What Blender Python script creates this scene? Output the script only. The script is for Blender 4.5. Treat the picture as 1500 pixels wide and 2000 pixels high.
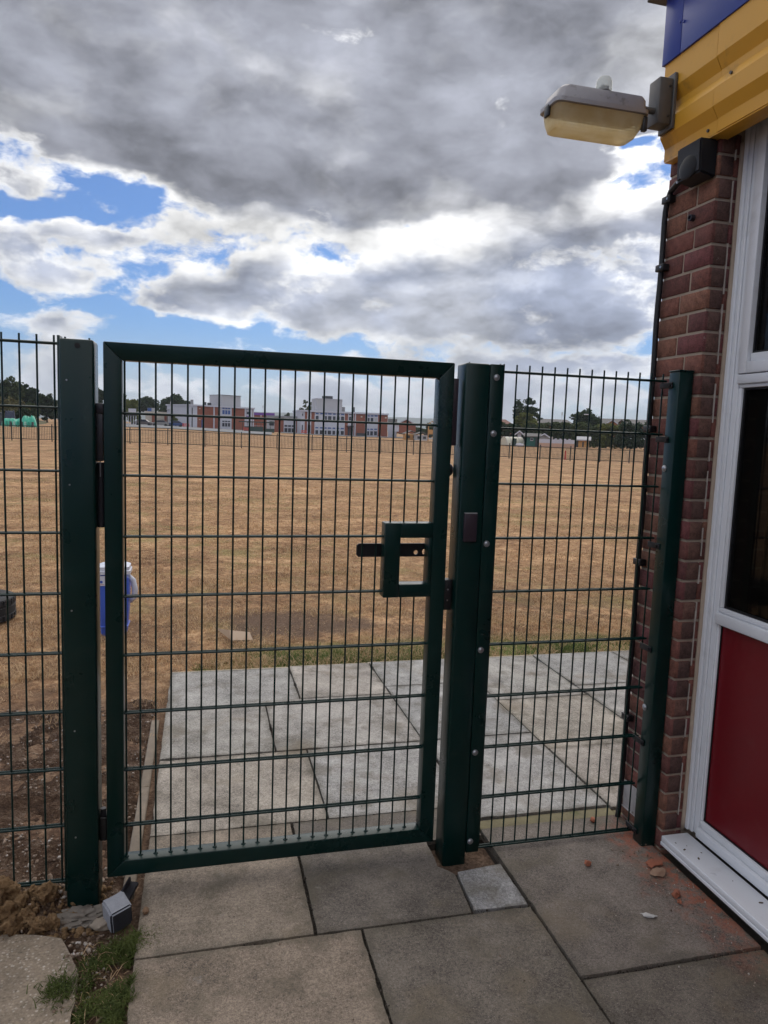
import bpy, bmesh, math, random
import numpy as np
from mathutils import Vector, Matrix, Euler, noise as mnoise
R = math.radians
rnd = random.Random(7)
for o in list(bpy.data.objects): bpy.data.objects.remove(o, do_unlink=True)
scene = bpy.context.scene
COL = scene.collection

# ------------------------------------------------------------------ camera
CAM = Vector((0.247, -2.457, 1.574))
CROT = Euler((R(83.53), R(-2.06), R(-14.12)), 'XYZ')
cam_d = bpy.data.cameras.new('camera')
cam_d.sensor_fit = 'HORIZONTAL'; cam_d.sensor_width = 36.0; cam_d.lens = 33.6
cam_d.clip_start = 0.05; cam_d.clip_end = 9000
cam = bpy.data.objects.new('camera', cam_d); COL.objects.link(cam)
cam.location = CAM; cam.rotation_euler = CROT
scene.camera = cam
scene.view_settings.view_transform = 'Standard'; scene.view_settings.look = 'None'
scene.view_settings.exposure = 0.38; scene.view_settings.gamma = 1.0
scene.view_settings.use_curve_mapping = False
scene.cycles.max_bounces = 6; scene.cycles.diffuse_bounces = 3; scene.cycles.glossy_bounces = 3; scene.cycles.transmission_bounces = 5; scene.cycles.transparent_max_bounces = 10; scene.cycles.volume_bounces = 0
scene.cycles.use_adaptive_sampling = True; scene.cycles.adaptive_threshold = .02; scene.cycles.adaptive_min_samples = 24

# ------------------------------------------------------------------ sky
SUN_AZ, SUN_EL = 22.0, 48.0          # azimuth from +Y towards +X
class NG:
    """small helper to write node maths"""
    def __init__(s, tree): s.t = tree
    def n(s, typ, **kw):
        nd = s.t.nodes.new(typ)
        for k, v in kw.items(): setattr(nd, k, v)
        return nd
    def put(s, sock, v):
        if v is None: return
        if hasattr(v, 'is_output') or isinstance(v, bpy.types.NodeSocket): s.t.links.new(v, sock)
        else: sock.default_value = v
    def m(s, op, a, b=None, c=None, clamp=False):
        nd = s.n('ShaderNodeMath', operation=op, use_clamp=clamp)
        for i, v in enumerate((a, b, c)): s.put(nd.inputs[i], v)
        return nd.outputs[0]
    def add(s, *a):
        r = a[0]
        for b in a[1:]: r = s.m('ADD', r, b)
        return r
    def mul(s, *a):
        r = a[0]
        for b in a[1:]: r = s.m('MULTIPLY', r, b)
        return r
    def sub(s, a, b): return s.m('SUBTRACT', a, b)
    def step(s, x, lo, hi, a=0.0, b=1.0, smooth=True):
        nd = s.n('ShaderNodeMapRange', interpolation_type='SMOOTHSTEP' if smooth else 'LINEAR')
        for i, v in enumerate((x, lo, hi, a, b)): s.put(nd.inputs[i], v)
        return nd.outputs[0]
    def v(s, op, a, b=None, out=0):
        nd = s.n('ShaderNodeVectorMath', operation=op)
        s.put(nd.inputs[0], a)
        if op == 'SCALE': s.put(nd.inputs['Scale'], b)
        else: s.put(nd.inputs[1], b)
        return nd.outputs[out]
    def noise(s, vec, scale, detail=6, rough=.55, lac=2.0, dist=0.0, color=False, typ=None):
        nd = s.n('ShaderNodeTexNoise', noise_dimensions='3D')
        if typ: nd.noise_type = typ
        s.put(nd.inputs['Vector'], vec); s.put(nd.inputs['Scale'], scale); s.put(nd.inputs['Detail'], detail)
        s.put(nd.inputs['Roughness'], rough); s.put(nd.inputs['Lacunarity'], lac); s.put(nd.inputs['Distortion'], dist)
        return nd.outputs['Color' if color else 'Fac']
    def mix(s, f, a, b, blend='MIX'):
        nd = s.n('ShaderNodeMix', data_type='RGBA', blend_type=blend)
        s.put(nd.inputs[0], f)
        for sock, v in ((nd.inputs[6], a), (nd.inputs[7], b)):
            if isinstance(v, (tuple, list)): v = tuple(v) + ((1.0,) if len(v) == 3 else ())
            s.put(sock, v)
        return nd.outputs[2]
    def comb(s, x, y, z):
        nd = s.n('ShaderNodeCombineXYZ')
        for i, v in enumerate((x, y, z)): s.put(nd.inputs[i], v)
        return nd.outputs[0]
    def sep(s, v):
        nd = s.n('ShaderNodeSeparateXYZ'); s.put(nd.inputs[0], v); return nd.outputs
    def ramp(s, f, stops, interp='LINEAR'):
        nd = s.n('ShaderNodeValToRGB'); cr = nd.color_ramp; cr.interpolation = interp
        while len(cr.elements) < len(stops): cr.elements.new(.5)
        for e, (p, c) in zip(cr.elements, stops):
            e.position = p; e.color = tuple(c) + ((1.0,) if len(c) == 3 else ())
        s.put(nd.inputs[0], f); return nd.outputs[0]

def build_world():
    w = bpy.data.worlds.new('World'); scene.world = w; w.use_nodes = True
    t = w.node_tree; t.nodes.clear(); g = NG(t)
    tc = g.n('ShaderNodeTexCoord').outputs['Generated']
    d = g.v('NORMALIZE', tc)
    x, y, z = g.sep(d)
    sky = g.n('ShaderNodeTexSky', sky_type='NISHITA')
    sky.sun_disc = False; sky.sun_elevation = R(SUN_EL); sky.sun_rotation = R(SUN_AZ)
    sky.altitude = 60; sky.air_density = 1.0; sky.dust_density = 0.7; sky.ozone_density = 1.6
    az0 = g.mul(g.m('ARCTAN2', x, y), 57.2958)
    el0 = g.mul(g.m('ARCSINE', z), 57.2958)
    # puffy domain, flattened near the horizon
    P = g.comb(x, y, g.mul(z, 1.9))
    warp = g.v('SUBTRACT', g.noise(P, 8.0, 4, .58, color=True), (.5, .5, .5))
    wx, wy, wz = g.sep(warp)
    az = g.add(az0, g.mul(wx, 9.0)); el = g.add(el0, g.mul(wz, 4.5))
    def blob(a0, e0, sa, se, amp):
        u = g.mul(g.sub(az, a0), 1.0/sa); v = g.mul(g.sub(el, e0), 1.0/se)
        r = g.add(g.mul(u, u), g.mul(v, v))
        return g.mul(g.m('EXPONENT', g.mul(r, -1.0)), amp)
    # upper deck: its scalloped lower edge sags towards the middle of the view
    ua = g.sub(az, 8.0)
    edge = g.add(15.6, g.mul(g.m('MINIMUM', g.mul(ua, ua), 900.0), .0066))
    upper = g.step(g.sub(el, edge), -1.8, 3.2, 0.0, 1.0)
    # grey lower bank to the right, spreading beyond the picture
    bank = g.mul(g.step(az, -6.0, 9.0), g.step(el, 6.4, 8.4), g.step(g.sub(el, g.mul(g.step(az, 12.0, 26.0), 3.0)), 14.5, 11.5))
    low = g.mul(g.step(el, 1.0, 2.2), g.step(el, 4.6, 3.0))
    S = g.add(-.08, g.mul(upper, .74), g.mul(bank, .42), g.mul(low, .30),
              blob(-10.5, 11.3, 4.6, 1.7, .36), blob(-13.5, 16.6, 3.2, 1.5, .34), blob(-5.5, 13.2, 3.4, 1.0, .32),
              blob(-11.5, 6.9, 3.4, .9, .28), blob(5.0, 14.6, 7.0, 1.6, .26), blob(22, 16.6, 12, 2.0, .34),
              blob(15, 5.2, 8, .8, .28), blob(28, 5.6, 8, 1.4, .38), blob(-2.0, 9.0, 4.5, 1.3, .34), blob(3, 6.0, 3, .5, .2),
              blob(-5.5, 15.9, 4.0, .8, -.34), blob(-11.5, 14.3, 2.6, .8, -.34), blob(-6, 7.6, 4, .6, -.2),
              blob(31.5, 20.5, 1.5, .5, -.5), blob(14, 13.6, 5, 1.6, .30), blob(30, 19, 3, 1.2, .2), blob(31, 17.2, 7, 2.0, .4), blob(16.5, 24, 3, 2.2, .3))
    # thin, bright seam where the sun comes through between the two decks
    sm = g.mul(g.sub(el, g.add(-1.7, edge)), 1.0/2.1)
    seam = g.mul(g.m('EXPONENT', g.mul(g.mul(sm, sm), -1.0)), g.step(az, -7.0, 2.0), 1.0)
    big = g.noise(P, 2.1, 2, .5)
    S = g.add(S, g.mul(g.sub(big, .5), .4))
    Pw = g.v('ADD', P, g.v('SCALE', warp, .06))
    n1 = g.noise(Pw, 10.5, 8, .57, 2.15)
    sun = Vector((math.sin(R(SUN_AZ))*math.cos(R(SUN_EL)), math.cos(R(SUN_AZ))*math.cos(R(SUN_EL)), math.sin(R(SUN_EL))*1.6)) * .024
    n1b = g.noise(g.v('ADD', Pw, tuple(sun)), 10.5, 4, .5, 2.15)
    n2 = g.noise(Pw, 4.2, 3, .5)
    soft = g.add(S, g.mul(g.sub(n2, .5), 1.1), g.mul(g.sub(n1b, .5), .35))
    D = g.add(S, g.mul(g.sub(n1, .5), 1.75), g.mul(g.sub(n2, .5), .7))
    relief = g.sub(n1, n1b)
    alpha = g.step(D, -.09, .17)
    thick = g.mul(g.step(D, .03, .34), g.step(g.sub(soft, g.mul(seam, .42)), -.10, .34))
    n3 = g.noise(g.v('ADD', Pw, (5.3, 1.7, 2.9)), 3.6, 5, .55)
    thick = g.mul(thick, g.sub(1.0, g.mul(g.step(n3, .50, .68), .34)))
    dark = g.mix(g.step(el0, 12.5, 17.0), (.275, .31, .405), (.232, .242, .282))
    # clouds away from the sun are lit from the front, the one over the sun glows through
    sd_ = Vector((math.sin(R(SUN_AZ))*math.cos(R(SUN_EL)), math.cos(R(SUN_AZ))*math.cos(R(SUN_EL)), math.sin(R(SUN_EL))))
    cs = g.v('DOT_PRODUCT', d, tuple(sd_), out=1)
    dark = g.mix(g.step(cs, .74, .12, 0.0, .9), dark, (.84, .85, .89))
    dark = g.mix(g.step(cs, .955, .998, 0.0, .6), dark, (.95, .93, .9))
    bright = g.mix(g.step(el0, 3.0, 12.0), (.68, .70, .735), (.735, .735, .735))
    cloud = g.mix(thick, bright, dark)
    shade = g.add(1.07, g.mul(relief, .6), g.mul(g.sub(n1b, .5), -1.5), g.mul(g.sub(n2, .5), -1.9))
    shade = g.m('MAXIMUM', shade, .6)
    cloud = g.v('MULTIPLY', cloud, g.comb(shade, shade, shade))
    cloud = g.v('SCALE', cloud, 10.0)
    clear = g.v('MULTIPLY', sky.outputs[0], g.comb(*SKYMUL))
    col = g.mix(alpha, clear, cloud)
    # pale air low down
    haze = g.step(el0, 8.0, 0.0, 0.0, .6)
    col = g.mix(haze, col, (5.0, 5.4, 6.2))
    w.cycles.sampling_method = 'MANUAL'; w.cycles.sample_map_resolution = 256
    bg = g.n('ShaderNodeBackground'); g.put(bg.inputs[0], col); bg.inputs[1].default_value = 0.1
    t.links.new(bg.outputs[0], g.n('ShaderNodeOutputWorld').inputs[0])
SKYMUL = (.33, .50, .76)
build_world()

# ------------------------------------------------------------------ sun behind the clouds
sd = bpy.data.lights.new('sun', 'SUN'); sd.energy = 1.5; sd.angle = R(75); sd.color = (1.0, .95, .88)
sun = bpy.data.objects.new('sun', sd); COL.objects.link(sun)
sv = Vector((math.sin(R(SUN_AZ))*math.cos(R(SUN_EL)), math.cos(R(SUN_AZ))*math.cos(R(SUN_EL)), math.sin(R(SUN_EL))))
sun.rotation_euler = (-sv).to_track_quat('-Z', 'Y').to_euler(); sun.location = (0, 0, 30)

# ------------------------------------------------------------------ helpers
WPOS = {}
def wpos(o): return WPOS.get(o.name, Vector((0, 0, 0)))
def link(o, parent=None, at=(0, 0, 0)):
    COL.objects.link(o)
    at = Vector(at); WPOS[o.name] = at
    if parent is not None:
        o.parent = parent; o.location = at - wpos(parent)
    else: o.location = at
    return o
def tag(o, label=None, cat=None, group=None, kind=None):
    if label: o['label'] = label
    if cat: o['category'] = cat
    if group: o['group'] = group
    if kind: o['kind'] = kind
    return o
def thing(name, label, cat, at=(0, 0, 0), group=None, parent=None):
    o = bpy.data.objects.new(name, None); o.empty_display_size = .1
    link(o, parent, at)
    return tag(o, label, cat, group)
def finish(bm, name, mat, smooth=False, angle=None):
    bmesh.ops.recalc_face_normals(bm, faces=bm.faces)
    me = bpy.data.meshes.new(name); bm.to_mesh(me); bm.free()
    if mat: me.materials.append(mat)
    if smooth:
        for p in me.polygons: p.use_smooth = True
        if angle: me.set_sharp_from_angle(angle=R(angle))
    return me
def mobj(name, me, parent=None, at=(0, 0, 0), rot=None):
    o = bpy.data.objects.new(name, me); link(o, parent, at)
    if rot: o.rotation_euler = rot
    return o
_cache = {}
def boxmesh(sx, sy, sz, mat, bev=0.0, seg=2):
    key = ('b', round(sx, 5), round(sy, 5), round(sz, 5), mat.name, bev, seg)
    if key not in _cache:
        bm = bmesh.new(); bmesh.ops.create_cube(bm, size=1.0)
        bmesh.ops.scale(bm, vec=(sx, sy, sz), verts=bm.verts)
        if bev: bmesh.ops.bevel(bm, geom=list(bm.edges), offset=bev, segments=seg, profile=.5, affect='EDGES')
        _cache[key] = finish(bm, 'block', mat, smooth=bool(bev), angle=50)
    return _cache[key]
def box(name, lo, hi, mat, parent=None, bev=0.0, seg=2):
    lo = Vector(lo); hi = Vector(hi); s = hi - lo
    return mobj(name, boxmesh(abs(s.x), abs(s.y), abs(s.z), mat, bev, seg), parent, (lo + hi) / 2)
def cylmesh(r, L, axis, mat, n=10, bev=0.0):
    key = ('c', round(r, 5), round(L, 5), axis, mat.name, n, bev)
    if key not in _cache:
        bm = bmesh.new(); bmesh.ops.create_cone(bm, cap_ends=True, segments=n, radius1=r, radius2=r, depth=L)
        if bev:
            ed = [e for e in bm.edges if abs(e.verts[0].co.z - e.verts[1].co.z) < 1e-6]
            bmesh.ops.bevel(bm, geom=ed, offset=bev, segments=2, affect='EDGES')
        if axis == 'X': bmesh.ops.rotate(bm, verts=bm.verts, matrix=Matrix.Rotation(R(90), 3, 'Y'))
        if axis == 'Y': bmesh.ops.rotate(bm, verts=bm.verts, matrix=Matrix.Rotation(R(90), 3, 'X'))
        _cache[key] = finish(bm, 'rod', mat, True, 40)
    return _cache[key]
def cyl(name, c, r, L, axis, mat, parent=None, n=10, bev=0.0):
    return mobj(name, cylmesh(r, L, axis, mat, n, bev), parent, c)
def bm_box(bm, lo, hi, mtx=None):
    lo = Vector(lo); hi = Vector(hi)
    m = Matrix.Translation((lo + hi) / 2) @ Matrix.Diagonal(((hi.x-lo.x), (hi.y-lo.y), (hi.z-lo.z), 1))
    if mtx is not None: m = mtx @ m
    bmesh.ops.create_cube(bm, size=1.0, matrix=m)
def bm_tube(bm, pts, r, n=8, r_end=None, caps=True):
    pts = [Vector(p) for p in pts]; rings = []; a = None
    for i, p in enumerate(pts):
        t = (pts[min(i+1, len(pts)-1)] - pts[max(i-1, 0)]).normalized()
        if a is None:
            a = t.cross(Vector((0, 0, 1)))
            if a.length < 1e-2: a = t.cross(Vector((0, 1, 0)))
        else: a = a - t*a.dot(t)
        a.normalize(); b = t.cross(a)
        rr = r if r_end is None else r + (r_end - r) * i / max(1, len(pts)-1)
        rings.append([bm.verts.new(p + (a*math.cos(k*2*math.pi/n) + b*math.sin(k*2*math.pi/n))*rr) for k in range(n)])
    for u, v in zip(rings, rings[1:]):
        for k in range(n): bm.faces.new((u[k], u[(k+1) % n], v[(k+1) % n], v[k]))
    if caps:
        bm.faces.new(rings[0]); bm.faces.new(list(reversed(rings[-1])))
def prism(bm, prof, y0, y1, plane='XZ'):
    """extrude a closed 2-D outline"""
    def P(a, b, y): return {'XZ': (a, y, b), 'YZ': (y, a, b), 'XY': (a, b, y)}[plane]
    A = [bm.verts.new(P(a, b, y0)) for a, b in prof]; B = [bm.verts.new(P(a, b, y1)) for a, b in prof]
    n = len(prof)
    for k in range(n): bm.faces.new((A[k], A[(k+1) % n], B[(k+1) % n], B[k]))
    bm.faces.new(A); bm.faces.new(list(reversed(B)))

# ------------------------------------------------------------------ materials
MATS = {}
def material(name):
    m = bpy.data.materials.new(name); m.use_nodes = True; t = m.node_tree; t.nodes.clear()
    g = NG(t); b = g.n('ShaderNodeBsdfPrincipled'); out = g.n('ShaderNodeOutputMaterial')
    t.links.new(b.outputs[0], out.inputs[0]); MATS[name] = m
    return m, g, b
def c4(c): return tuple(c) + ((1.0,) if len(c) == 3 else ())
def pos(g): return g.n('ShaderNodeNewGeometry').outputs['Position']
def bump(g, b, h, strength=.3, dist=.01):
    nd = g.n('ShaderNodeBump'); nd.inputs['Strength'].default_value = strength; nd.inputs['Distance'].default_value = dist
    g.put(nd.inputs['Height'], h); g.t.links.new(nd.outputs[0], b.inputs['Normal'])
def simple(name, col, rough=.5, metal=0.0, var=.12, scale=6.0, bumps=0.0, bscale=60.0, spec=.5, objcol=False, dirt=None, dscale=9.0):
    m, g, b = material(name)
    p = pos(g)
    n = g.noise(p, scale, 4, .6)
    f = g.add(1.0, g.mul(g.sub(n, .5), 2*var))
    base = g.n('ShaderNodeObjectInfo').outputs['Color'] if objcol else c4(col)
    col_ = g.v('MULTIPLY', base if objcol else tuple(col), g.comb(f, f, f))
    if dirt:
        msk = g.step(g.noise(p, dscale, 6, .65), .54, .72)
        col_ = g.mix(g.mul(msk, dirt[3]), col_, dirt[:3])
    g.put(b.inputs['Base Color'], col_)
    g.put(b.inputs['Roughness'], g.add(rough, g.mul(g.sub(n, .5), .25)))
    b.inputs['Metallic'].default_value = metal; b.inputs['Specular IOR Level'].default_value = spec
    if bumps: bump(g, b, g.noise(p, bscale, 4, .6), bumps, .004)
    return m
M = {}
M['green'] = simple('green_powder_coat', (.0007, .0185, .0165), .30, var=.25, scale=7, bumps=.06, bscale=260, spec=.36, dirt=(.05, .05, .045, .07), dscale=14)
M['hinge'] = simple('dark_grey_cast_metal', (.035, .034, .042), .42, .3, var=.1)
M['black'] = simple('black_plastic', (.010, .010, .012), .5, var=.12, bumps=.05)
M['plum'] = simple('dark_plum_coated_metal', (.030, .020, .030), .4, var=.1)
M['steel'] = simple('zinc_plated_steel', (.42, .44, .47), .38, .85, var=.2, scale=90)
M['mortar'] = simple('mortar', (.38, .315, .25), .95, var=.25, scale=22, bumps=.5, bscale=150)
M['sealant'] = simple('sealant_bead', (.40, .32, .25), .8, var=.2, scale=20, bumps=.3, bscale=60)
M['upvc'] = simple('white_upvc', (.78, .80, .84), .32, var=.05, scale=3, dirt=(.3, .28, .25, .16), dscale=11)
M['seal'] = simple('black_gasket', (.006, .006, .008), .6)
M['red'] = simple('red_panel', (.155, .004, .010), .33, var=.16, scale=2.2, bumps=.03, bscale=30, dirt=(.20, .05, .05, .2), dscale=7)
M['yellow'] = simple('yellow_sheet', (.70, .36, .035), .42, var=.10, scale=3, dirt=(.26, .14, .04, .55), dscale=6)
M['blue'] = simple('blue_sheet', (.014, .034, .27), .4, var=.14, scale=4, dirt=(.03, .04, .2, .3), dscale=30)
M['capdark'] = simple('dark_roof_trim', (.02, .022, .025), .5)
M['concrete'] = simple('concrete', (.30, .27, .24), .92, var=.3, scale=16, bumps=.5, bscale=90, objcol=False)
M['stone'] = simple('grey_stone', (.30, .31, .35), .85, var=.25, scale=45, bumps=.4, bscale=120)
M['alu'] = simple('weathered_aluminium', (.33, .32, .335), .5, .55, var=.16, scale=18, dirt=(.12, .11, .1, .5), dscale=25)
M['bracket'] = simple('galvanised_bracket', (.12, .115, .11), .55, .5, var=.2, scale=40)
M['straw'] = None

def m_brick():
    m, g, b = material('red_brick')
    p = pos(g); base = g.n('ShaderNodeObjectInfo').outputs['Color']
    n = g.noise(p, 38, 6, .65); n2 = g.noise(p, 190, 4, .6)
    f = g.m('MAXIMUM', g.add(1.0, g.mul(g.sub(n, .5), 1.8), g.mul(g.sub(n2, .5), 1.6)), .3)
    col = g.v('MULTIPLY', base, g.comb(f, f, f))
    eff = g.step(g.noise(p, 26, 8, .7), .66, .74)           # lime bloom and mortar smears
    col = g.mix(g.mul(eff, .55), col, (.42, .37, .33))
    g.put(b.inputs['Base Color'], col); b.inputs['Roughness'].default_value = .9
    bump(g, b, g.add(n, g.mul(n2, .5)), .55, .004)
    return m
M['brick'] = m_brick()

def m_slab():
    m, g, b = material('paving_slab')
    p = pos(g); base = g.n('ShaderNodeObjectInfo').outputs['Color']
    fine = g.noise(p, 260, 3, .7); mid = g.noise(p, 120, 4, .6); big = g.noise(p, 3.3, 6, .62); blot = g.noise(p, 11, 5, .6)
    gr = g.noise(p, 75, 5, .75)
    f = g.add(1.0, g.mul(g.sub(fine, .5), 2.3), g.mul(g.sub(mid, .5), 1.5), g.mul(g.sub(gr, .5), .9), g.mul(g.sub(big, .5), 1.5), g.mul(g.sub(blot, .5), 1.1))
    f = g.m('MAXIMUM', f, .3)
    gen = g.sep(g.n('ShaderNodeTexCoord').outputs['Generated'])
    ed = g.m('MINIMUM', g.m('MINIMUM', gen[0], g.sub(1.0, gen[0])), g.m('MINIMUM', gen[1], g.sub(1.0, gen[1])))
    edge = g.step(g.add(ed, g.mul(g.sub(g.noise(p, 14, 6, .7), .5), .16)), .06, -.01)
    col = g.v('MULTIPLY', base, g.comb(f, f, f))
    # pale and dark aggregate showing
    vo = g.n('ShaderNodeTexVoronoi'); g.put(vo.inputs['Vector'], p); vo.inputs['Scale'].default_value = 170
    agg = g.step(vo.outputs['Distance'], .26, .12)
    tint = g.sep(vo.outputs['Color'])[0]
    col = g.mix(g.mul(agg, g.step(tint, .62, .8), .55), col, (.52, .46, .40))
    col = g.mix(g.mul(agg, g.step(tint, .30, .16), .5), col, (.05, .045, .04))
    # damp and algae blotches
    col = g.mix(g.mul(g.step(g.noise(p, 4.5, 7, .68), .50, .66), .55), col, (.125, .105, .075))
    col = g.mix(g.mul(g.step(g.noise(p, 17, 6, .7), .62, .74), .4), col, (.30, .285, .26))
    col = g.mix(g.mul(edge, .5), col, (.085, .075, .055))
    col = g.mix(g.mul(g.step(g.noise(g.v('ADD', p, (3.1, 7.7, 0.0)), 2.4, 5, .6), .55, .68), .4), col, (.20, .155, .10))
    # brick dust trodden in along the wall
    x, y, z = g.sep(p)
    dx = g.sub(2.02, x)
    dd = g.add(dx, g.mul(g.sub(g.noise(p, 9, 5, .65), .5), .5))
    near = g.mul(g.step(dd, .24, .02), g.step(y, .14, -.1), g.step(y, -1.1, -.25, 0.12, 1.0))
    dust = g.mul(near, g.step(g.noise(p, 30, 6, .7), .40, .56))
    col = g.mix(g.mul(dust, .85), col, (.36, .105, .055))
    g.put(b.inputs['Base Color'], col)
    g.put(b.inputs['Roughness'], g.add(.72, g.mul(mid, .3))); b.inputs['Specular IOR Level'].default_value = .35
    bump(g, b, g.add(fine, mid, g.mul(blot, 1.5)), .5, .003)
    return m
M['slab'] = m_slab()

def m_field():
    m, g, b = material('dry_ground')
    p = pos(g); x, y, z = g.sep(p)
    big = g.noise(p, .09, 4, .55); mid = g.noise(p, .9, 5, .6); small = g.noise(p, 9, 5, .65); fine = g.noise(p, 70, 4, .7)
    stretch = g.noise(g.comb(g.mul(x, .18), y, z), .8, 4, .6)       # mowing lines across the view
    tuft = g.noise(g.comb(x, g.mul(y, .55), z), 26, 5, .75)
    base = g.ramp(g.add(g.mul(small, .36), g.mul(fine, .14), g.mul(mid, .2), g.mul(tuft, .3)),
                  [(.41, (.145, .078, .042)), (.465, (.28, .158, .084)), (.515, (.40, .24, .130)), (.58, (.60, .395, .225))])
    f = g.add(1.0, g.mul(g.sub(big, .5), .5), g.mul(g.sub(stretch, .5), .7), g.mul(g.sub(mid, .5), .9), g.mul(g.sub(g.noise(p, .33, 4, .6), .5), .8))
    base = g.v('MULTIPLY', base, g.comb(f, f, f))
    green = g.mul(g.step(g.add(g.mul(g.noise(p, 1.7, 5, .65), .6), g.mul(g.noise(p, .21, 3, .5), .4)), .50, .62), g.step(y, 30.0, 4.0, .28, .55))
    base = g.mix(green, base, (.20, .20, .07))
    thin = g.mul(g.step(y, 7.5, 3.0), g.step(g.noise(p, 5.5, 6, .7), .44, .58), .75)
    base = g.mix(thin, base, (.165, .105, .066))
    # bare soil: along the new fence on the left, and a worn patch ahead
    nn = g.mul(g.sub(g.noise(p, 2.6, 7, .72), .5), 2.2)
    soil2 = g.ramp(fine, [(.35, (.075, .048, .034)), (.65, (.19, .13, .095))])
    s1 = g.mul(g.step(g.add(y, nn), 2.5, 1.3), g.step(g.add(x, g.mul(nn, .3)), .4, .05))
    u = g.mul(g.sub(x, 1.0), 1.0/.75); v = g.mul(g.sub(y, 3.35), 1.0/.45)
    s2 = g.step(g.add(g.m('SQRT', g.add(g.mul(u, u), g.mul(v, v))), nn), 1.15, .55, 0.0, .9)
    soil = g.ramp(g.add(g.mul(small, .5), g.mul(fine, .5)), [(.38, (.07, .042, .028)), (.48, (.14, .085, .056)), (.56, (.22, .145, .095)), (.66, (.36, .26, .18))])
    base = g.mix(s1, base, soil)
    base = g.mix(g.m('MAXIMUM', s2, g.mul(g.step(y, 1.4, 1.0), g.step(x, .02, .06))), base, soil2)
    # straggling live grass beside the paving
    gy = g.add(y, g.mul(nn, .28))
    e = g.mul(g.step(gy, 2.0, 2.2), g.step(gy, 2.95, 2.5), g.step(x, .2, .8), .85)
    base = g.mix(e, base, (.095, .135, .035))
    g.put(b.inputs['Base Color'], base); b.inputs['Roughness'].default_value = .95; b.inputs['Specular IOR Level'].default_value = .1
    bump(g, b, g.add(small, fine), .6, .02)
    return m
M['field'] = m_field()
def m_soil():
    m, g, b = material('loose_soil')
    p = pos(g); small = g.noise(p, 14, 6, .65); fine = g.noise(p, 90, 5, .7)
    col = g.ramp(g.add(g.mul(small, .55), g.mul(fine, .45)), [(.38, (.055, .032, .022)), (.47, (.12, .072, .048)), (.54, (.19, .122, .083)), (.63, (.34, .25, .19))])
    g.put(b.inputs['Base Color'], col); b.inputs['Roughness'].default_value = .97; b.inputs['Specular IOR Level'].default_value = .1
    bump(g, b, g.add(small, g.mul(fine, 1.6)), 1.0, .035)
    return m
M['soil'] = m_soil()
def m_clod():
    m, g, b = material('clay_clod')
    p = pos(g); small = g.noise(p, 30, 6, .7)
    col = g.ramp(small, [(.3, (.10, .055, .025)), (.5, (.22, .13, .06)), (.7, (.36, .24, .13))])
    g.put(b.inputs['Base Color'], col); b.inputs['Roughness'].default_value = .97
    bump(g, b, g.add(small, g.noise(p, 120, 4, .7)), .9, .01)
    return m
M['clod'] = m_clod()
def m_pebble():
    m, g, b = material('pebbles')
    p = pos(g)
    col = g.ramp(g.noise(p, 46, 2, .4), [(.30, (.10, .07, .05)), (.44, (.19, .13, .09)), (.54, (.26, .19, .14)), (.62, (.36, .30, .25)), (.72, (.52, .49, .47)), (.8, (.34, .14, .09))])
    g.put(b.inputs['Base Color'], col); b.inputs['Roughness'].default_value = .85
    return m
M['pebble'] = m_pebble()
def m_pad():
    m, g, b = material('exposed_aggregate_concrete')
    p = pos(g); vo = g.n('ShaderNodeTexVoronoi'); g.put(vo.inputs['Vector'], p); vo.inputs['Scale'].default_value = 95
    tint = g.sep(vo.outputs['Color'])[1]
    st = g.ramp(tint, [(.1, (.15, .12, .09)), (.4, (.25, .20, .155)), (.75, (.32, .27, .22)), (.97, (.38, .34, .30))])
    base = g.mix(g.step(vo.outputs['Distance'], .45, .25), (.22, .175, .13), st)
    f = g.m('MAXIMUM', g.add(1.05, g.mul(g.sub(g.noise(p, 6, 5, .6), .5), 1.6), g.mul(g.sub(g.noise(p, 110, 4, .7), .5), 1.6)), .3)
    base = g.v('MULTIPLY', base, g.comb(f, f, f))
    g.put(b.inputs['Base Color'], base); b.inputs['Roughness'].default_value = .92
    bump(g, b, vo.outputs['Distance'], -.5, .006)
    return m
M['pad'] = m_pad()
def m_leaf(name, lo, hi, scale=1.2, trans=.25):
    m, g, b = material(name)
    p = pos(g)
    n = g.add(g.mul(g.noise(p, scale, 3, .55), .6), g.mul(g.noise(p, scale*14, 2, .6), .4))
    g.put(b.inputs['Base Color'], g.ramp(n, [(.30, lo), (.70, hi)])); b.inputs['Roughness'].default_value = .7
    b.inputs['Specular IOR Level'].default_value = .25
    tr = g.n('ShaderNodeBsdfTranslucent'); g.put(tr.inputs[0], g.ramp(n, [(.30, lo), (.70, hi)]))
    mx = g.n('ShaderNodeMixShader'); mx.inputs[0].default_value = trans
    out = [n_ for n_ in g.t.nodes if n_.type == 'OUTPUT_MATERIAL'][0]
    g.t.links.new(b.outputs[0], mx.inputs[1]); g.t.links.new(tr.outputs[0], mx.inputs[2]); g.t.links.new(mx.outputs[0], out.inputs[0])
    return m
M['straw'] = m_leaf('dry_straw', (.34, .20, .10), (.78, .58, .36), 6.0, .3)
M['grass'] = m_leaf('live_grass', (.05, .09, .015), (.17, .21, .06), 4.0, .3)
M['weed'] = m_leaf('path_weeds', (.035, .06, .012), (.13, .155, .04), 14.0, .3)
M['leaf_dark'] = m_leaf('dark_leaves', (.012, .028, .012), (.045, .075, .028), .5)
M['leaf_mid'] = m_leaf('mid_leaves', (.025, .045, .014), (.085, .11, .036), .5)
M['leaf_yellow'] = m_leaf('yellow_green_leaves', (.06, .08, .018), (.17, .18, .045), .5)
M['leaf_olive'] = m_leaf('olive_scrub', (.08, .08, .03), (.19, .17, .075), .4)
M['bark'] = simple('bark', (.06, .045, .035), .9, var=.3, scale=2)
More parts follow.
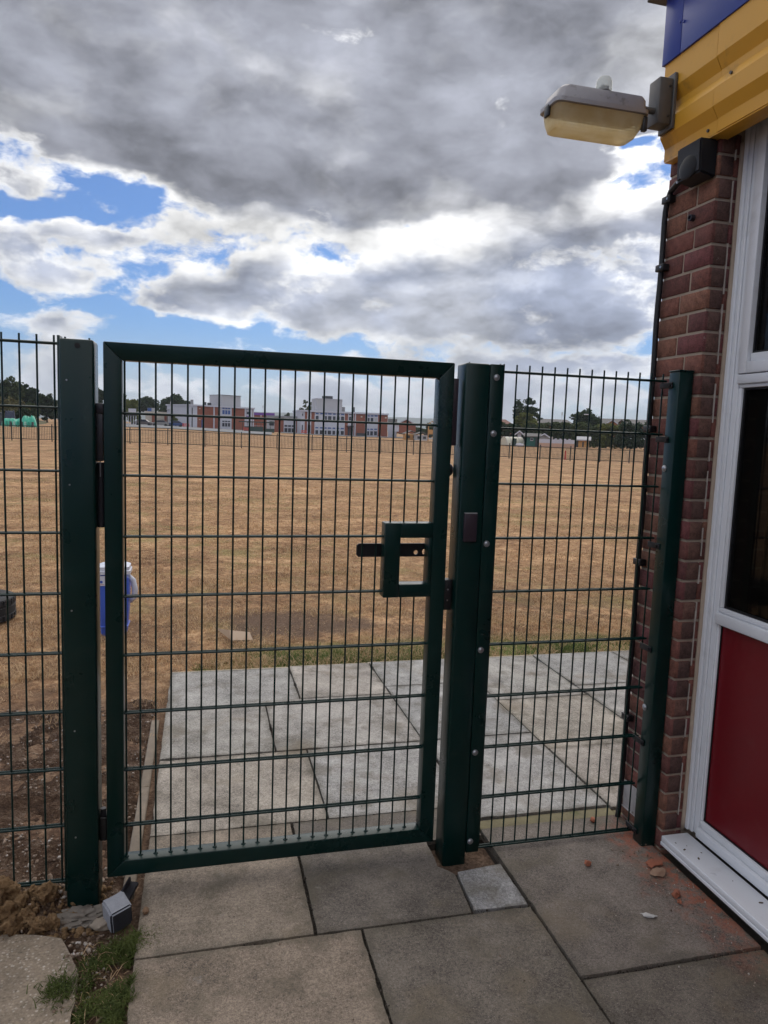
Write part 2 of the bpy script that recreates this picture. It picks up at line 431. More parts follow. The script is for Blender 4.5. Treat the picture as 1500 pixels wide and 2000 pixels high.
def m_glass():
    m, g, b = material('window_glass')
    b.inputs['Base Color'].default_value = (.004, .004, .004, 1); b.inputs['Roughness'].default_value = .04
    b.inputs['Specular IOR Level'].default_value = .5
    tr = g.n('ShaderNodeBsdfTransparent'); tr.inputs[0].default_value = (.55, .55, .53, 1)
    mx = g.n('ShaderNodeMixShader'); mx.inputs[0].default_value = .55
    out = [n_ for n_ in g.t.nodes if n_.type == 'OUTPUT_MATERIAL'][0]
    g.t.links.new(b.outputs[0], mx.inputs[1]); g.t.links.new(tr.outputs[0], mx.inputs[2]); g.t.links.new(mx.outputs[0], out.inputs[0])
    return m
M['glass'] = m_glass()
def m_lens():
    m, g, b = material('yellowed_prismatic_lens')
    p = pos(g); x, y, z = g.sep(p)
    w = g.n('ShaderNodeTexWave', wave_type='BANDS', bands_direction='Z'); g.put(w.inputs['Vector'], p); w.inputs['Scale'].default_value = 38
    lowz = g.step(z, 2.690, 2.655)
    col = g.mix(g.step(g.noise(p, 11, 4, .6), .35, .65), (.95, .90, .74), (.84, .74, .50))
    col = g.mix(g.mul(lowz, .55), col, (.62, .40, .15))                # rusty sediment lying in the bowl
    g.put(b.inputs['Base Color'], col); b.inputs['Roughness'].default_value = .28
    b.inputs['Transmission Weight'].default_value = .35; b.inputs['IOR'].default_value = 1.25
    tr = g.n('ShaderNodeBsdfTranslucent'); g.put(tr.inputs[0], col)
    mx = g.n('ShaderNodeMixShader'); mx.inputs[0].default_value = .72
    out = [n_ for n_ in g.t.nodes if n_.type == 'OUTPUT_MATERIAL'][0]
    g.t.links.new(b.outputs[0], mx.inputs[1]); g.t.links.new(tr.outputs[0], mx.inputs[2]); g.t.links.new(mx.outputs[0], out.inputs[0])
    tp = g.n('ShaderNodeBsdfTransparent'); g.put(tp.inputs[0], col); m2 = g.n('ShaderNodeMixShader'); m2.inputs[0].default_value = .36
    g.t.links.new(mx.outputs[0], m2.inputs[1]); g.t.links.new(tp.outputs[0], m2.inputs[2]); g.t.links.new(m2.outputs[0], out.inputs[0])
    bump(g, b, w.outputs['Fac'], .5, .002)
    return m
M['lens'] = m_lens()
def m_dome():
    m, g, b = material('clear_plastic_dome')
    b.inputs['Base Color'].default_value = (.8, .82, .78, 1); b.inputs['Roughness'].default_value = .12
    tr = g.n('ShaderNodeBsdfTransparent'); tr.inputs[0].default_value = (.9, .92, .9, 1)
    mx = g.n('ShaderNodeMixShader'); mx.inputs[0].default_value = .62
    out = [n_ for n_ in g.t.nodes if n_.type == 'OUTPUT_MATERIAL'][0]
    g.t.links.new(b.outputs[0], mx.inputs[1]); g.t.links.new(tr.outputs[0], mx.inputs[2]); g.t.links.new(mx.outputs[0], out.inputs[0])
    return m
M['dome'] = m_dome()
def col(name, c, rough=.7, var=.1, scale=1.0):
    if name not in M: M[name] = simple(name, c, rough, var=var, scale=scale)
    return M[name]

# ------------------------------------------------------------------ bearings: a direction seen from the gate and a distance in metres
CM = CROT.to_matrix()
def ray(px, py): return CM @ Vector(((px - 750) / 1400, -(py - 1000) / 1400, -1.0))
def hor(px): return 814.1 + .0362 * px
def far(px, D, z=None):
    d = ray(px, hor(px)); k = D / math.hypot(d.x, d.y)
    return Vector((CAM.x + d.x * k, CAM.y + d.y * k, gz_at(px, D) if z is None else z))
def zat(px, py, D):
    d = ray(px, py); return CAM.z + d.z * D / math.hypot(d.x, d.y)
TERR = [  # seen column, then ground height at distances
    (-400, ((0, -.05), (8, -.05), (62, -.1), (100, .2), (150, .8), (220, 1.1), (400, 1.3))),
    (330, ((0, -.05), (8, -.05), (62, -.12), (100, .1), (150, .6), (220, .95), (400, 1.1))),
    (480, ((0, -.05), (8, -.05), (65, -.22), (100, -.15), (150, .1), (220, .35), (400, .5))),
    (650, ((0, -.05), (8, -.05), (68, -.28), (100, -.3), (150, -.3), (220, -.25), (400, -.2))),
    (1200, ((0, -.05), (8, -.05), (70, -.5), (100, -.42), (140, -.2), (220, 0), (400, 0))),
    (1900, ((0, -.05), (8, -.05), (70, -.5), (100, -.42), (140, -.2), (220, 0), (400, 0)))]
def lerp_tab(tab, d):
    if d <= tab[0][0]: return tab[0][1]
    for (a, va), (b, vb) in zip(tab, tab[1:]):
        if d <= b: return va + (vb - va) * (d - a) / (b - a)
    return tab[-1][1]
def gz_at(px, D):
    if px <= TERR[0][0]: return lerp_tab(TERR[0][1], D)
    for (a, ta), (b, tb) in zip(TERR, TERR[1:]):
        if px <= b:
            f = (px - a) / (b - a); return lerp_tab(ta, D) * (1 - f) + lerp_tab(tb, D) * f
    return lerp_tab(TERR[-1][1], D)
def px_of(az):                                   # column for a plan bearing (degrees from +Y)
    t = max(-70, min(70, az - 14.1)); return 750 + 1400 * math.tan(R(t))
def gz(x, y):
    dx, dy = x - CAM.x, y - CAM.y; D = math.hypot(dx, dy)
    return gz_at(px_of(math.degrees(math.atan2(dx, dy))), D)

# ------------------------------------------------------------------ the field
def build_field():
    bm = bmesh.new(); rings = []; NA = 180
    rad = [.6]
    while rad[-1] < 4200: rad.append(rad[-1] * 1.11)
    c = bm.verts.new((CAM.x, CAM.y, -.07))
    for r in rad:
        ring = []
        for k in range(NA):
            a = k * 2 * math.pi / NA; x = CAM.x + math.sin(a) * r; y = CAM.y + math.cos(a) * r
            z = gz(x, y)
            if r < 12: z += .014 * mnoise.noise(Vector((x*2.1, y*2.1, 0)))
            if y < 2.35 and x > -.1: z = min(z, -.062)
            ring.append(bm.verts.new((x, y, z)))
        rings.append(ring)
    for k in range(NA): bm.faces.new((c, rings[0][k], rings[0][(k+1) % NA]))
    for u, v in zip(rings, rings[1:]):
        for k in range(NA): bm.faces.new((u[k], v[k], v[(k+1) % NA], u[(k+1) % NA]))
    o = mobj('field', finish(bm, 'field', M['field'], True)); tag(o, 'broad dry brown school playing field', kind='structure'); return o
build_field()

def soil_h(x, y):
    n = mnoise.fractal(Vector((x*5, y*5, 3)), 1.0, 2.0, 5); n2 = mnoise.noise(Vector((x*30, y*30, 1)))
    h = -.045 + .024 * n + .007 * n2 + .004 * mnoise.noise(Vector((x*70, y*70, 6)))
    h += .075 * math.exp(-((x + .48)/.22)**2 - ((y + .03)/.11)**2) - .012 * math.exp(-((x + .1)/.12)**2 - ((y + .1)/.08)**2)
    e = min((x + 2.3)/.3, (.015 - x)/.10 + .25, (y + .62)/.12, (2.1 - y)/.5)
    e = max(0, min(1, e))
    return -.075 + (h + .075) * (e*e*(3 - 2*e))
def build_soil():
    bm = bmesh.new(); nx, ny = 150, 170; V = []
    for j in range(ny + 1):
        for i in range(nx + 1):
            x = -2.3 + 2.36 * i / nx; y = -.62 + 2.72 * j / ny
            V.append(bm.verts.new((x, y, soil_h(x, y))))
    for j in range(ny):
        for i in range(nx):
            a = j*(nx+1) + i; bm.faces.new((V[a], V[a+1], V[a+nx+2], V[a+nx+1]))
    o = mobj('soil', finish(bm, 'soil', M['soil'], True)); tag(o, 'dug-over brown soil beside the path', kind='structure')
build_soil()

# ------------------------------------------------------------------ paving
paving = thing('paving', 'concrete paving slabs laid in a staggered pattern under the gate', None, (1.0, .5, -.02)); paving['kind'] = 'structure'
GREY = [(.36, .35, .33), (.33, .33, .325), (.38, .36, .335), (.31, .315, .315), (.35, .34, .325)]
NEAR = [(.245, .195, .152), (.155, .132, .110), (.18, .15, .126)]
def slab(poly, tone, z=-.02, jit=.002):
    z += rnd.uniform(-jit, jit); tx, ty = rnd.uniform(-.0022, .0022), rnd.uniform(-.0022, .0022)
    cx = sum(p[0] for p in poly)/len(poly); cy = sum(p[1] for p in poly)/len(poly)
    bm = bmesh.new()
    pts = []
    n = len(poly)
    for k in range(n):                       # slightly chipped edges
        a = Vector((*poly[k], 0)); b = Vector((*poly[(k+1) % n], 0)); L = (b - a).length; m = max(2, int(L / .022))
        nrm = Vector((-(b-a).y, (b-a).x, 0)).normalized()
        for q in range(m):
            p = a.lerp(b, q / m); off = .003 if q == 0 else abs(mnoise.noise(Vector((p.x*26, p.y*26, 5)))) * .004 + max(0, mnoise.noise(Vector((p.x*9, p.y*9, 8))) - .3) * .022
            pts.append((p + nrm * off - Vector((cx, cy, 0))))
    top = [bm.verts.new((p.x*.9985, p.y*.9985, 0)) for p in pts]
    mid = [bm.verts.new((p.x, p.y, -.004)) for p in pts]
    bot = [bm.verts.new((p.x, p.y, -.045)) for p in pts]
    k = len(pts)
    bm.faces.new(top)
    for i in range(k):
        bm.faces.new((top[i], mid[i], mid[(i+1) % k], top[(i+1) % k])); bm.faces.new((mid[i], bot[i], bot[(i+1) % k], mid[(i+1) % k]))
    for v in bm.verts: v.co.z += v.co.x*tx + v.co.y*ty
    o = mobj('slab', finish(bm, 'slab', M['slab']), paving, (cx, cy, z)); o.color = (*tone, 1); return o
def rect(x0, x1, y0, y1, tone, g=.003, **kw): return slab([(x0+g, y0+g), (x1-g, y0+g), (x1-g, y1-g), (x0+g, y1-g)], tone, **kw)
J1 = -.375
rect(.057, .755, -1.0, J1, NEAR[0]); rect(.755, 1.348, -1.0, J1, NEAR[1])
rect(1.348, 1.992, -1.36, -.715, (.135, .115, .097)); rect(1.348, 1.992, -.715, .10, (.165, .14, .122), z=-.0165)
rect(.057, .607, J1, .289, (.235, .192, .152))
slab([(.613, J1+.004), (1.136, J1+.004), (1.152, -.16), (1.105, -.105), (1.112, .06), (1.344, .06), (1.344, .286), (.613, .286)], (.142, .122, .105))
slab([(1.146, J1+.012), (1.342, J1+.004), (1.340, -.132), (1.162, -.152)], (.275, .27, .272), z=-.021)
rect(.057, .763, .289, .945, (0.327, 0.289, 0.248)); rect(.763, 1.371, .289, .945, (0.339, 0.327, 0.315))
rect(.057, .611, .945, 1.55, (0.321, 0.303, 0.278)); rect(.611, 1.371, .945, 1.62, (0.346, 0.324, 0.300))
rect(.057, .82, 1.55, 2.2, (0.315, 0.303, 0.287)); rect(.82, 1.371, 1.62, 2.21, (0.364, 0.330, 0.295))
rect(1.378, 1.982, .175, .945, (0.346, 0.336, 0.326)); rect(1.371, 1.985, .945, 1.745, (0.309, 0.303, 0.295)); rect(1.371, 1.985, 1.745, 2.22, (0.339, 0.330, 0.317))
rect(1.985, 2.60, .155, .745, (0.346, 0.312, 0.278)); rect(1.985, 2.60, .745, 1.42, (0.339, 0.307, 0.264)); rect(1.985, 2.60, 1.42, 2.22, (0.339, 0.324, 0.300))
rect(2.60, 3.25, .9, 1.58, (0.339, 0.327, 0.308)); rect(2.60, 3.25, 1.58, 2.22, (0.315, 0.309, 0.298)); rect(2.60, 3.25, .155, .9, (0.333, 0.318, 0.295))
rect(3.25, 3.9, .155, 1.2, (0.272, 0.263, 0.248)); rect(3.25, 3.9, 1.2, 2.22, (0.284, 0.271, 0.253))
for k, (x0, x1) in enumerate(((.057, .66), (.66, 1.3), (1.3, 1.992))):
    rect(x0, x1, -1.65, -1.0 if k < 2 else -1.36, NEAR[k]); rect(x0, x1, -2.3, -1.65, NEAR[(k+1) % 3]); rect(x0, x1, -2.95, -2.3, NEAR[(k+2) % 3]); rect(x0, x1, -3.6, -2.95, NEAR[k])
# bedding strip of mossy mortar beyond the fence and along the far edge
M['moss'] = simple('mossy_mortar', (.19, .165, .095), .95, var=.45, scale=14, bumps=.7, bscale=80, dirt=(.09, .10, .035, .8), dscale=16)
box('bedding_strip', (1.362, .103, -.064), (1.984, .174, -.028), M['moss'], paving, .004)
box('bedding_strip', (1.985, .112, -.064), (3.9, .152, -.030), M['moss'], paving, .004)
M['edgeM'] = simple('pale_mortar_edge', (.40, .34, .25), .95, var=.3, scale=16, bumps=.7, bscale=70)
for x0, x1, y in ((.06, .82, 2.202), (.822, 1.369, 2.212), (1.372, 3.9, 2.222)):
    box('mortar_edge', (x0, y, -.066), (x1, y + .045, -.033), M['edgeM'], paving, .006)
M['bed'] = simple('dark_joint_sand', (.045, .036, .028), .98, var=.4, scale=20, bumps=.6, bscale=120)
for lo, hi in (((.062, -3.6), (3.88, -.14)), ((.062, -.1395), (1.108, .0595)), ((1.346, -.1395), (3.88, .0595)), ((.062, .06), (3.88, 2.19))): box('joint_bed', (*lo, -.09), (*hi, -.040), M['bed'], paving)
M['edgeK'] = simple('dirty_concrete_edging', (.22, .18, .14), .95, var=.4, scale=18, bumps=.6, bscale=80, dirt=(.10, .07, .045, .8), dscale=10)
# narrow concrete edging beside the slabs
box('edging', (-.012, -.02, -.09), (.030, .74, -.042), M['edgeK'], paving, .006)
box('edging', (-.012, .745, -.09), (.030, 1.5, -.046), M['edgeK'], paving, .006)

def build_pad():
    pts = [(-2.4, -.10), (-.9, -.14), (-.36, -.166), (-.25, -.19), (-.167, -.222), (-.125, -.30), (-.096, -.395), (-.088, -.5), (-.075, -.62), (-.06, -1.1), (-.05, -3.4), (-2.4, -3.4)]
    fine = []
    for a, b in zip(pts, pts[1:] + pts[:1]):
        a = Vector((*a, 0)); b = Vector((*b, 0)); m = max(1, int((b-a).length/.03)) if (b-a).length < .8 else 4
        for q in range(m):
            p = a.lerp(b, q/m); fine.append((p.x + .012*mnoise.noise(p*18), p.y + .012*mnoise.noise(p*18 + Vector((5, 5, 5)))))
    bm = bmesh.new(); t = [bm.verts.new((x, y, -.030)) for x, y in fine]; b_ = [bm.verts.new((x, y, -.10)) for x, y in fine]; n = len(fine)
    bm.faces.new(t)
    for i in range(n): bm.faces.new((t[i], b_[i], b_[(i+1) % n], t[(i+1) % n]))
    o = mobj('concrete_path', finish(bm, 'concrete_path', M['pad'])); tag(o, 'old pebbly concrete path with a broken edge', kind='structure')
build_pad()

# car park and far ground
def strip(name, label, pts, mat, lift):
    bm = bmesh.new(); vs = [bm.verts.new((p.x, p.y, p.z + lift)) for p in pts]; bm.faces.new(vs)
    o = mobj(name, finish(bm, name, mat)); tag(o, label, kind='structure'); return o
asph = simple('grey_tarmac', (.22, .22, .225), .95, var=.15, scale=.4)
def ribbon(name, label, cols, d0, d1, mat, lift=.05):
    bm = bmesh.new(); prev = None
    for px in cols:
        row = []
        for q in range(9):
            D = d0 + (d1 - d0) * q / 8; p = far(px, D); row.append(bm.verts.new((p.x, p.y, p.z + lift)))
        if prev:
            for q in range(8): bm.faces.new((prev[q], prev[q+1], row[q+1], row[q]))
        prev = row
    o = mobj(name, finish(bm, name, mat, True)); tag(o, label, kind='structure')
ribbon('car_park', 'grey tarmac yard in front of the school', [225 + 18*k for k in range(18)], 140, 210, asph, .12)
ribbon('yard', 'grey tarmac playground strip by the school', [549 + 18*k for k in range(19)], 186, 215, asph, .12)
def build_hills():
    bm = bmesh.new(); prev = None
    m = simple('far_hill_woods', (.05, .075, .05), .95, var=.3, scale=.003)
    for k in range(0, 101):
        az = -60 + 1.4*k; D = 3900; x = CAM.x + math.sin(R(az))*D; y = CAM.y + math.cos(R(az))*D
        h = 62 + 26*mnoise.fractal(Vector((k*.09, 3.3, 0)), 1, 2, 4) + (12 if 0 < az < 20 else 0)
        cur = [bm.verts.new((x*.93, y*.93, -5)), bm.verts.new((x, y, max(20, h))), bm.verts.new((x*1.1, y*1.1, -5))]
        if prev:
            for q in range(2): bm.faces.new((prev[q], prev[q+1], cur[q+1], cur[q]))
        prev = cur
    o = mobj('hills', finish(bm, 'hills', m, True)); tag(o, 'long low hills along the horizon', kind='structure')
build_hills()

# ------------------------------------------------------------------ gate
G = M['green']; ZG = -.02
gate = thing('mesh_gate', 'dark green welded mesh gate standing closed between two square posts', 'gate', (.52, 0, .03))
def member(name, pts, y0, y1, parent, mat=G, bev=.003):
    bm = bmesh.new(); c = Vector((sum(p[0] for p in pts)/len(pts), (y0+y1)/2, sum(p[1] for p in pts)/len(pts)))
    prism(bm, [(a - c.x, b - c.z) for a, b in pts], y0 - c.y, y1 - c.y)
    bmesh.ops.recalc_face_normals(bm, faces=bm.faces)
    bmesh.ops.bevel(bm, geom=list(bm.edges), offset=bev, segments=2, profile=.5, affect='EDGES')
    return mobj(name, finish(bm, name, mat, True, 50), parent, c)
x0, x1, z0, z1, w = -.056, 1.108, .030, 1.820, .055
gp = .0004
member('top_rail', [(x0, z1), (x1, z1), (x1-w, z1-w), (x0+w, z1-w)], -.0275, .0275, gate)
member('bottom_rail', [(x0, z0), (x1, z0), (x1-w, z0+w), (x0+w, z0+w)], -.0275, .0275, gate)
member('stile', [(x0, z0+gp), (x0, z1-gp), (x0+w-gp, z1-w-gp), (x0+w-gp, z0+w+gp)], -.0275, .0275, gate)
member('stile', [(x1, z0+gp), (x1, z1-gp), (x1-w+gp, z1-w-gp), (x1-w+gp, z0+w+gp)], -.0275, .0275, gate)
def vwire(parent, x, y, za, zb): return cyl('vertical_wire', (x, y, (za+zb)/2), .0032, zb-za, 'Z', G, parent, 8)
def hwire(parent, xa, xb, y, z): return cyl('horizontal_wire', ((xa+xb)/2, y, z), .0041, xb-xa, 'X', G, parent, 8)
weld = None
for i in range(21):
    x = .005 if i == 0 else .05*i
    if x > .88: vwire(gate, x, 0, z0+w-.002, .990); vwire(gate, x, 0, 1.240, z1-w+.002)
    else: vwire(gate, x, 0, z0+w-.002, z1-w+.002)
for i in range(21):
    x = .005 if i == 0 else .05*i
    bm = bmesh.new(); bmesh.ops.create_uvsphere(bm, u_segments=8, v_segments=5, radius=.0075)
    bmesh.ops.scale(bm, vec=(1.2, 1, .6), verts=bm.verts)
    if weld is None: weld = finish(bm, 'weld', G, True)
    else: bm.free()
    mobj('weld', weld, gate, (x, 0, z0+w))
for j in range(8):
    z = 1.6 - .2*j; xb = .882 if j in (2, 3) else x1-w+.002
    for y in (-.007, .007): hwire(gate, x0+w-.002, xb, y, z)
# lock housing: a welded box frame with an opening for the hand
lx0, lx1, lz0, lz1 = .876, x1-w+.001, .981, 1.250; ox0, ox1, oz0, oz1 = .934, 1.040, 1.028, 1.197
box('lock_box_side', (lx0, -.0285, lz0), (ox0, .0285, lz1), G, gate, .003)
box('lock_box_side', (ox1, -.0280, oz0), (lx1, .0280, oz1), G, gate, .002)
box('lock_box_top', (ox0+.0003, -.0285, oz1), (lx1, .0285, lz1), G, gate, .003)
box('lock_box_bottom', (ox0+.0003, -.0285, lz0), (lx1, .0285, oz0), G, gate, .003)
def bolt_bar():
    bm = bmesh.new(); E_ = []
    def loop(pts):
        vs = [bm.verts.new((x, 0, z)) for x, z in pts]
        for k in range(len(vs)): E_.append(bm.edges.new((vs[k], vs[(k+1) % len(vs)])))
    loop([(-.143, -.016), (-.136, -.0245), (.143, -.0245), (.143, .0245), (-.134, .0245), (-.143, .017)])
    for hx_, hz_, hr in ((.080, -.009, .0085), (.114, -.007, .0105), (-.038, -.005, .006)): loop([(hx_ + hr*math.cos(k*math.pi/8), hz_ + hr*math.sin(k*math.pi/8)) for k in range(16)])
    bmesh.ops.triangle_fill(bm, edges=E_, use_beauty=True)
    r_ = bmesh.ops.extrude_face_region(bm, geom=list(bm.faces)); bmesh.ops.translate(bm, verts=[v for v in r_['geom'] if isinstance(v, bmesh.types.BMVert)], vec=(0, .008, 0))
    return mobj('push_bar', finish(bm, 'push_bar', M['black']), gate, (.931, .034, 1.143))
bb = bolt_bar()
cyl('bar_stud', (.948, .029, 1.148), .010, .010, 'Y', M['hinge'], gate, 14, .002)
# hinge with hydraulic closer in the gap by the left post, lower hinge, and striking plates on the other side
hx = -.069
cl = cyl('gate_closer', (hx, .004, 1.335), .0125, .21, 'Z', M['hinge'], gate, 16, .002)
box('closer_plate', (hx-.009, -.020, 1.445), (hx+.010, .022, 1.595), M['hinge'], gate, .002)
box('closer_head', (-.0795, -.022, 1.5955), (-.0565, .026, 1.628), M['hinge'], gate, .003)
cyl('closer_pin', (hx, -.022, 1.452), .004, .012, 'Y', M['black'], gate)
cyl('closer_rod', (hx, -.012, 1.42), .0022, .05, 'Z', M['steel'], gate)
box('hinge', (-.0795, -.022, .160), (-.0565, .022, .245), M['black'], gate, .004)
cyl('hinge_nut', (hx, -.006, .258), .0105, .026, 'Z', M['hinge'], gate, 6)
box('lock_plate', (1.1085, -.018, 1.530), (1.1285, .020, 1.767), M['plum'], gate, .002)
box('lock_keep', (1.1085, -.020, .928), (1.138, .022, 1.040), M['black'], gate, .003)
cyl('keep_screw', (1.122, -.021, 1.005), .003, .004, 'Y', M['steel'], gate)
cyl('keep_screw', (1.122, -.021, .965), .003, .004, 'Y', M['steel'], gate)
bm = bmesh.new(); bmesh.ops.create_uvsphere(bm, u_segments=18, v_segments=12, radius=.026); bmesh.ops.scale(bm, vec=(.9, .55, 1), verts=bm.verts)
mobj('pull_knob', finish(bm, 'pull_knob', M['plum'], True), gate, (1.133, .075, 1.438))

# ------------------------------------------------------------------ posts
def domed_bolt(parent, c, axis='Y', r=.010, mat=None):
    key = ('bolt', axis, r)
    if key not in _cache:
        bm = bmesh.new(); bmesh.ops.create_uvsphere(bm, u_segments=14, v_segments=8, radius=r)
        bmesh.ops.scale(bm, vec=(1, .6, 1) if axis == 'Y' else (.6, 1, 1), verts=bm.verts)
        ax = 'X' if axis == 'Y' else 'Y'
        bmesh.ops.create_cone(bm, cap_ends=True, segments=16, radius1=r*1.15, radius2=r*1.15, depth=.003, matrix=Matrix.Rotation(R(90), 4, ax))
        _cache[key] = finish(bm, 'bolt', mat or M['steel'], True, 50)
    return mobj('bolt', _cache[key], parent, c)
lp = thing('gate_post', 'thick square dark green post left of the gate with earth heaped at its foot', 'post', (-.13, 0, -.05), 'gate posts')
box('post_tube', (-.180, -.05, -.10), (-.080, .05, 1.820), G, lp, .007)
box('clamp_strip', (-.1885, -.03, .0), (-.1805, .02, 1.830), G, lp, .001)
cyl('cap_hole', (-.127, -.0502, 1.800), .0085, .002, 'Y', M['seal'], lp, 18)
for x, z in ((-.159, 1.694), (-.154, 1.371), (-.153, .968), (-.149, .567), (-.15, .2)): cyl('rivet', (x, -.0505, z), .0028, .003, 'Y', M['steel'], lp, 10)
for x in (-.165, -.095): cyl('cap_lug', (x, -.03, 1.822), .003, .008, 'Z', G, lp, 8)
mp = thing('gate_post', 'square dark green post on the latch side with bolted clamp bar and small card reader', 'post', (1.19, 0, -.06), 'gate posts')
box('post_tube', (1.142, -.05, -.30), (1.2335, .045, 1.822), G, mp, .007)
box('clamp_bar', (1.2342, -.0495, -.018), (1.285, .010, 1.822), G, mp, .0025)
for x, z in ((1.257, 1.776), (1.256, 1.578), (1.252, 1.179), (1.251, .781), (1.250, .384), (1.249, .029)): domed_bolt(mp, (x, -.0515, z))
cyl('cap_lug', (1.16, -.03, 1.823), .003, .006, 'Z', G, mp, 8); cyl('cap_lug', (1.278, -.03, 1.823), .003, .006, 'Z', G, mp, 8)
for z in (1.70, 1.60, 1.16, .62): cyl('rivet', (1.2335, -.0508, z), .0026, .003, 'Y', G, mp, 10)
cr = box('card_reader', (1.158, -.062, 1.188), (1.208, -.0502, 1.290), M['plum'], mp, .003)
box('reader_edge', (1.159, -.0605, 1.2904), (1.207, -.0515, 1.2924), col('reader_lip', (.45, .45, .46), .4), cr)
rp = thing('fence_post', 'slim dark green post clipped against the brick pier', 'post', (1.965, -.109, -.02), 'fence posts')
box('post_tube', (1.936, -.139, -.045), (1.996, -.079, 1.828), G, rp, .003)
box('post_cap', (1.9345, -.1405, 1.8283), (1.9975, -.0775, 1.8345), G, rp, .002)
for y, z in ((-.098, 1.781), (-.103, 1.580), (-.092, 1.175), (-.092, .770), (-.095, .392), (-.092, .025)):
    cp = box('clip', (1.9295, -.106, z-.012), (1.9357, -.034, z+.010), M['seal'], rp, .002)
    cyl('clip_screw', (1.9275, y, z), .006, .006, 'X', M['seal'], cp, 6)
for y, z in ((-.095, 1.471), (-.092, .535)): domed_bolt(rp, (1.934, y, z), 'X', .011)

# ------------------------------------------------------------------ fence panels
pl = thing('mesh_fence', 'green wire mesh fence panel running off left of the gate', 'fence', (-.6, .02, 0), 'mesh fence panels')
xs = [-.356 + .05*k for k in range(-26, 4)]
for x in xs: vwire(pl, x, .02, .003, 1.834)
for j in range(10):
    z = 1.809 - .2*j
    for y in (.013, .027): hwire(pl, xs[0]-.02, -.1805, y, z)
pr = thing('mesh_fence', 'short green wire mesh panel between the latch post and the brick pier', 'fence', (1.6, -.04, 0), 'mesh fence panels')
for k in range(-9, 5): vwire(pr, 1.738 + .05*k, -.04, -.006, 1.825)
for j in range(10):
    z = 1.798 - .2*j
    for y in (-.047, -.033): hwire(pr, 1.2855, 1.948, y, z)

# ------------------------------------------------------------------ school building on the right
bld = thing('school_building', 'red brick school building with white framed windows and yellow and blue fascia', 'building', (2.0, -.17, -.02))
BR = [(.165, .062, .048), (.135, .052, .044), (.185, .075, .054), (.12, .045, .043), (.15, .05, .05), (.20, .09, .06)]
BD = [(.105, .055, .045), (.085, .045, .038), (.13, .065, .05)]
pier = box('brick_pier', (2.005, -.1635, -.10), (2.30, .1035, 2.70), M['mortar'], bld)
bk_r = random.Random(3)
def brick(lo, hi, tone):
    o = box('brick', lo, hi, M['brick'], pier, .0022, 1); f = bk_r.uniform(.85, 1.15); o.color = (tone[0]*f, tone[1]*f, tone[2]*f, 1); return o
cz = 2.581 + .0767
k = 0; z = .060
zs = []
zt = 2.581 + 2*.0767
while zt > -.1: zs.append(zt); zt -= .0767
for k, zt in enumerate(zs):
    zb = zt - .0767 + .0105; zt_ = zt
    yc = (-.063 if k % 2 else -.010) + bk_r.uniform(-.004, .004)
    jit = bk_r.uniform(-.0015, .0015)
    brick((2.0+jit, -.1685, zb), (2.064, yc-.0105, zt_), bk_r.choice(BR))
    brick((2.0+jit+bk_r.uniform(-.001, .001), yc, zb), (2.09, .1085, zt_), bk_r.choice(BR))
    o = brick((2.068, -.1675, zb), (2.090, -.11, zt_), bk_r.choice(BR))
# corner bricks get thin, darker toned return faces: unlit side's shade in the colour
    o = brick((2.0125, -.1715, zb+.001), (2.0635, -.166, zt_-.001), bk_r.choice(BD))
def bead():
    bm = bmesh.new(); pts = [(2.0935 + .002*mnoise.noise(Vector((0, 0, q*.9))), -.1705 + .002*mnoise.noise(Vector((4, 0, q*1.3))), .055 + q*(2.63-.055)/60) for q in range(61)]
    bm_tube(bm, pts, .0085, 8)
    return mobj('sealant_bead', finish(bm, 'sealant_bead', M['sealant'], True), bld, (0, 0, 0))
o = bead(); o.location = -wpos(bld)
# window and panel strip, running towards the viewer
FX = 2.100; U = M['upvc']; Y1 = -.172; Y0 = -1.62
win = box('window_frame', (FX+.012, Y1-.062, .066), (FX+.062, Y1, 2.70), U, bld, .003)
def fr(name, lo, hi, bev=.003): return box(name, lo, hi, U, win, bev)
# moulded steps of the jamb
fr('jamb_bead', (FX-.004, Y1-.022, .066), (FX+.0115, Y1-.001, 2.69)); fr('jamb_bead', (FX+.003, Y1-.040, .066), (FX+.0115, Y1-.0225, 2.69))
# upper sash
fr('sash_stile', (FX+.002, Y1-.103, 1.822), (FX+.050, Y1-.0625, 2.69)); fr('sash_rail', (FX+.002, Y0, 1.822), (FX+.050, Y1-.1035, 1.862))
fr('glazing_bead', (FX+.016, Y0, 1.8625), (FX+.046, Y1-.104, 1.892), .004)
# middle transom under the sash
fr('transom', (FX+.004, Y0, 1.786), (FX+.060, Y1-.0625, 1.8185)); fr('glazing_bead', (FX+.014, Y0, 1.772), (FX+.046, Y1-.064, 1.7855), .003)
fr('glazing_bead', (FX+.014, Y1-.078, .968), (FX+.046, Y1-.063, 1.7715), .003)
# lower transom and panel surround
fr('transom', (FX+.002, Y0, .905), (FX+.060, Y1-.0625, .948), .004); fr('glazing_bead', (FX+.014, Y0, .9485), (FX+.046, Y1-.064, .967), .004)
fr('glazing_bead', (FX+.014, Y1-.072, .130), (FX+.046, Y1-.063, .9045), .003)
fr('bottom_rail', (FX+.000, Y0, .062), (FX+.060, Y1-.0625, .100), .004); fr('glazing_bead', (FX+.012, Y0, .1005), (FX+.046, Y1-.064, .129), .005)
box('window_frame', (FX, Y0-.07, .066), (FX+.062, Y0-.0005, 2.70), U, bld, .003)
def pane(name, y0, y1, za, zb, mat, x=FX+.034, t=.006): return box(name, (x, y0, za), (x+t, y1, zb), mat, win)
pane('glass_pane', Y0, Y1-.1, 1.885, 2.69, M['glass']); pane('glass_pane', Y0, Y1-.075, .965, 1.775, M['glass'])
pane('red_panel', Y0, Y1-.07, .12, .91, M['red'], FX+.030, .012)
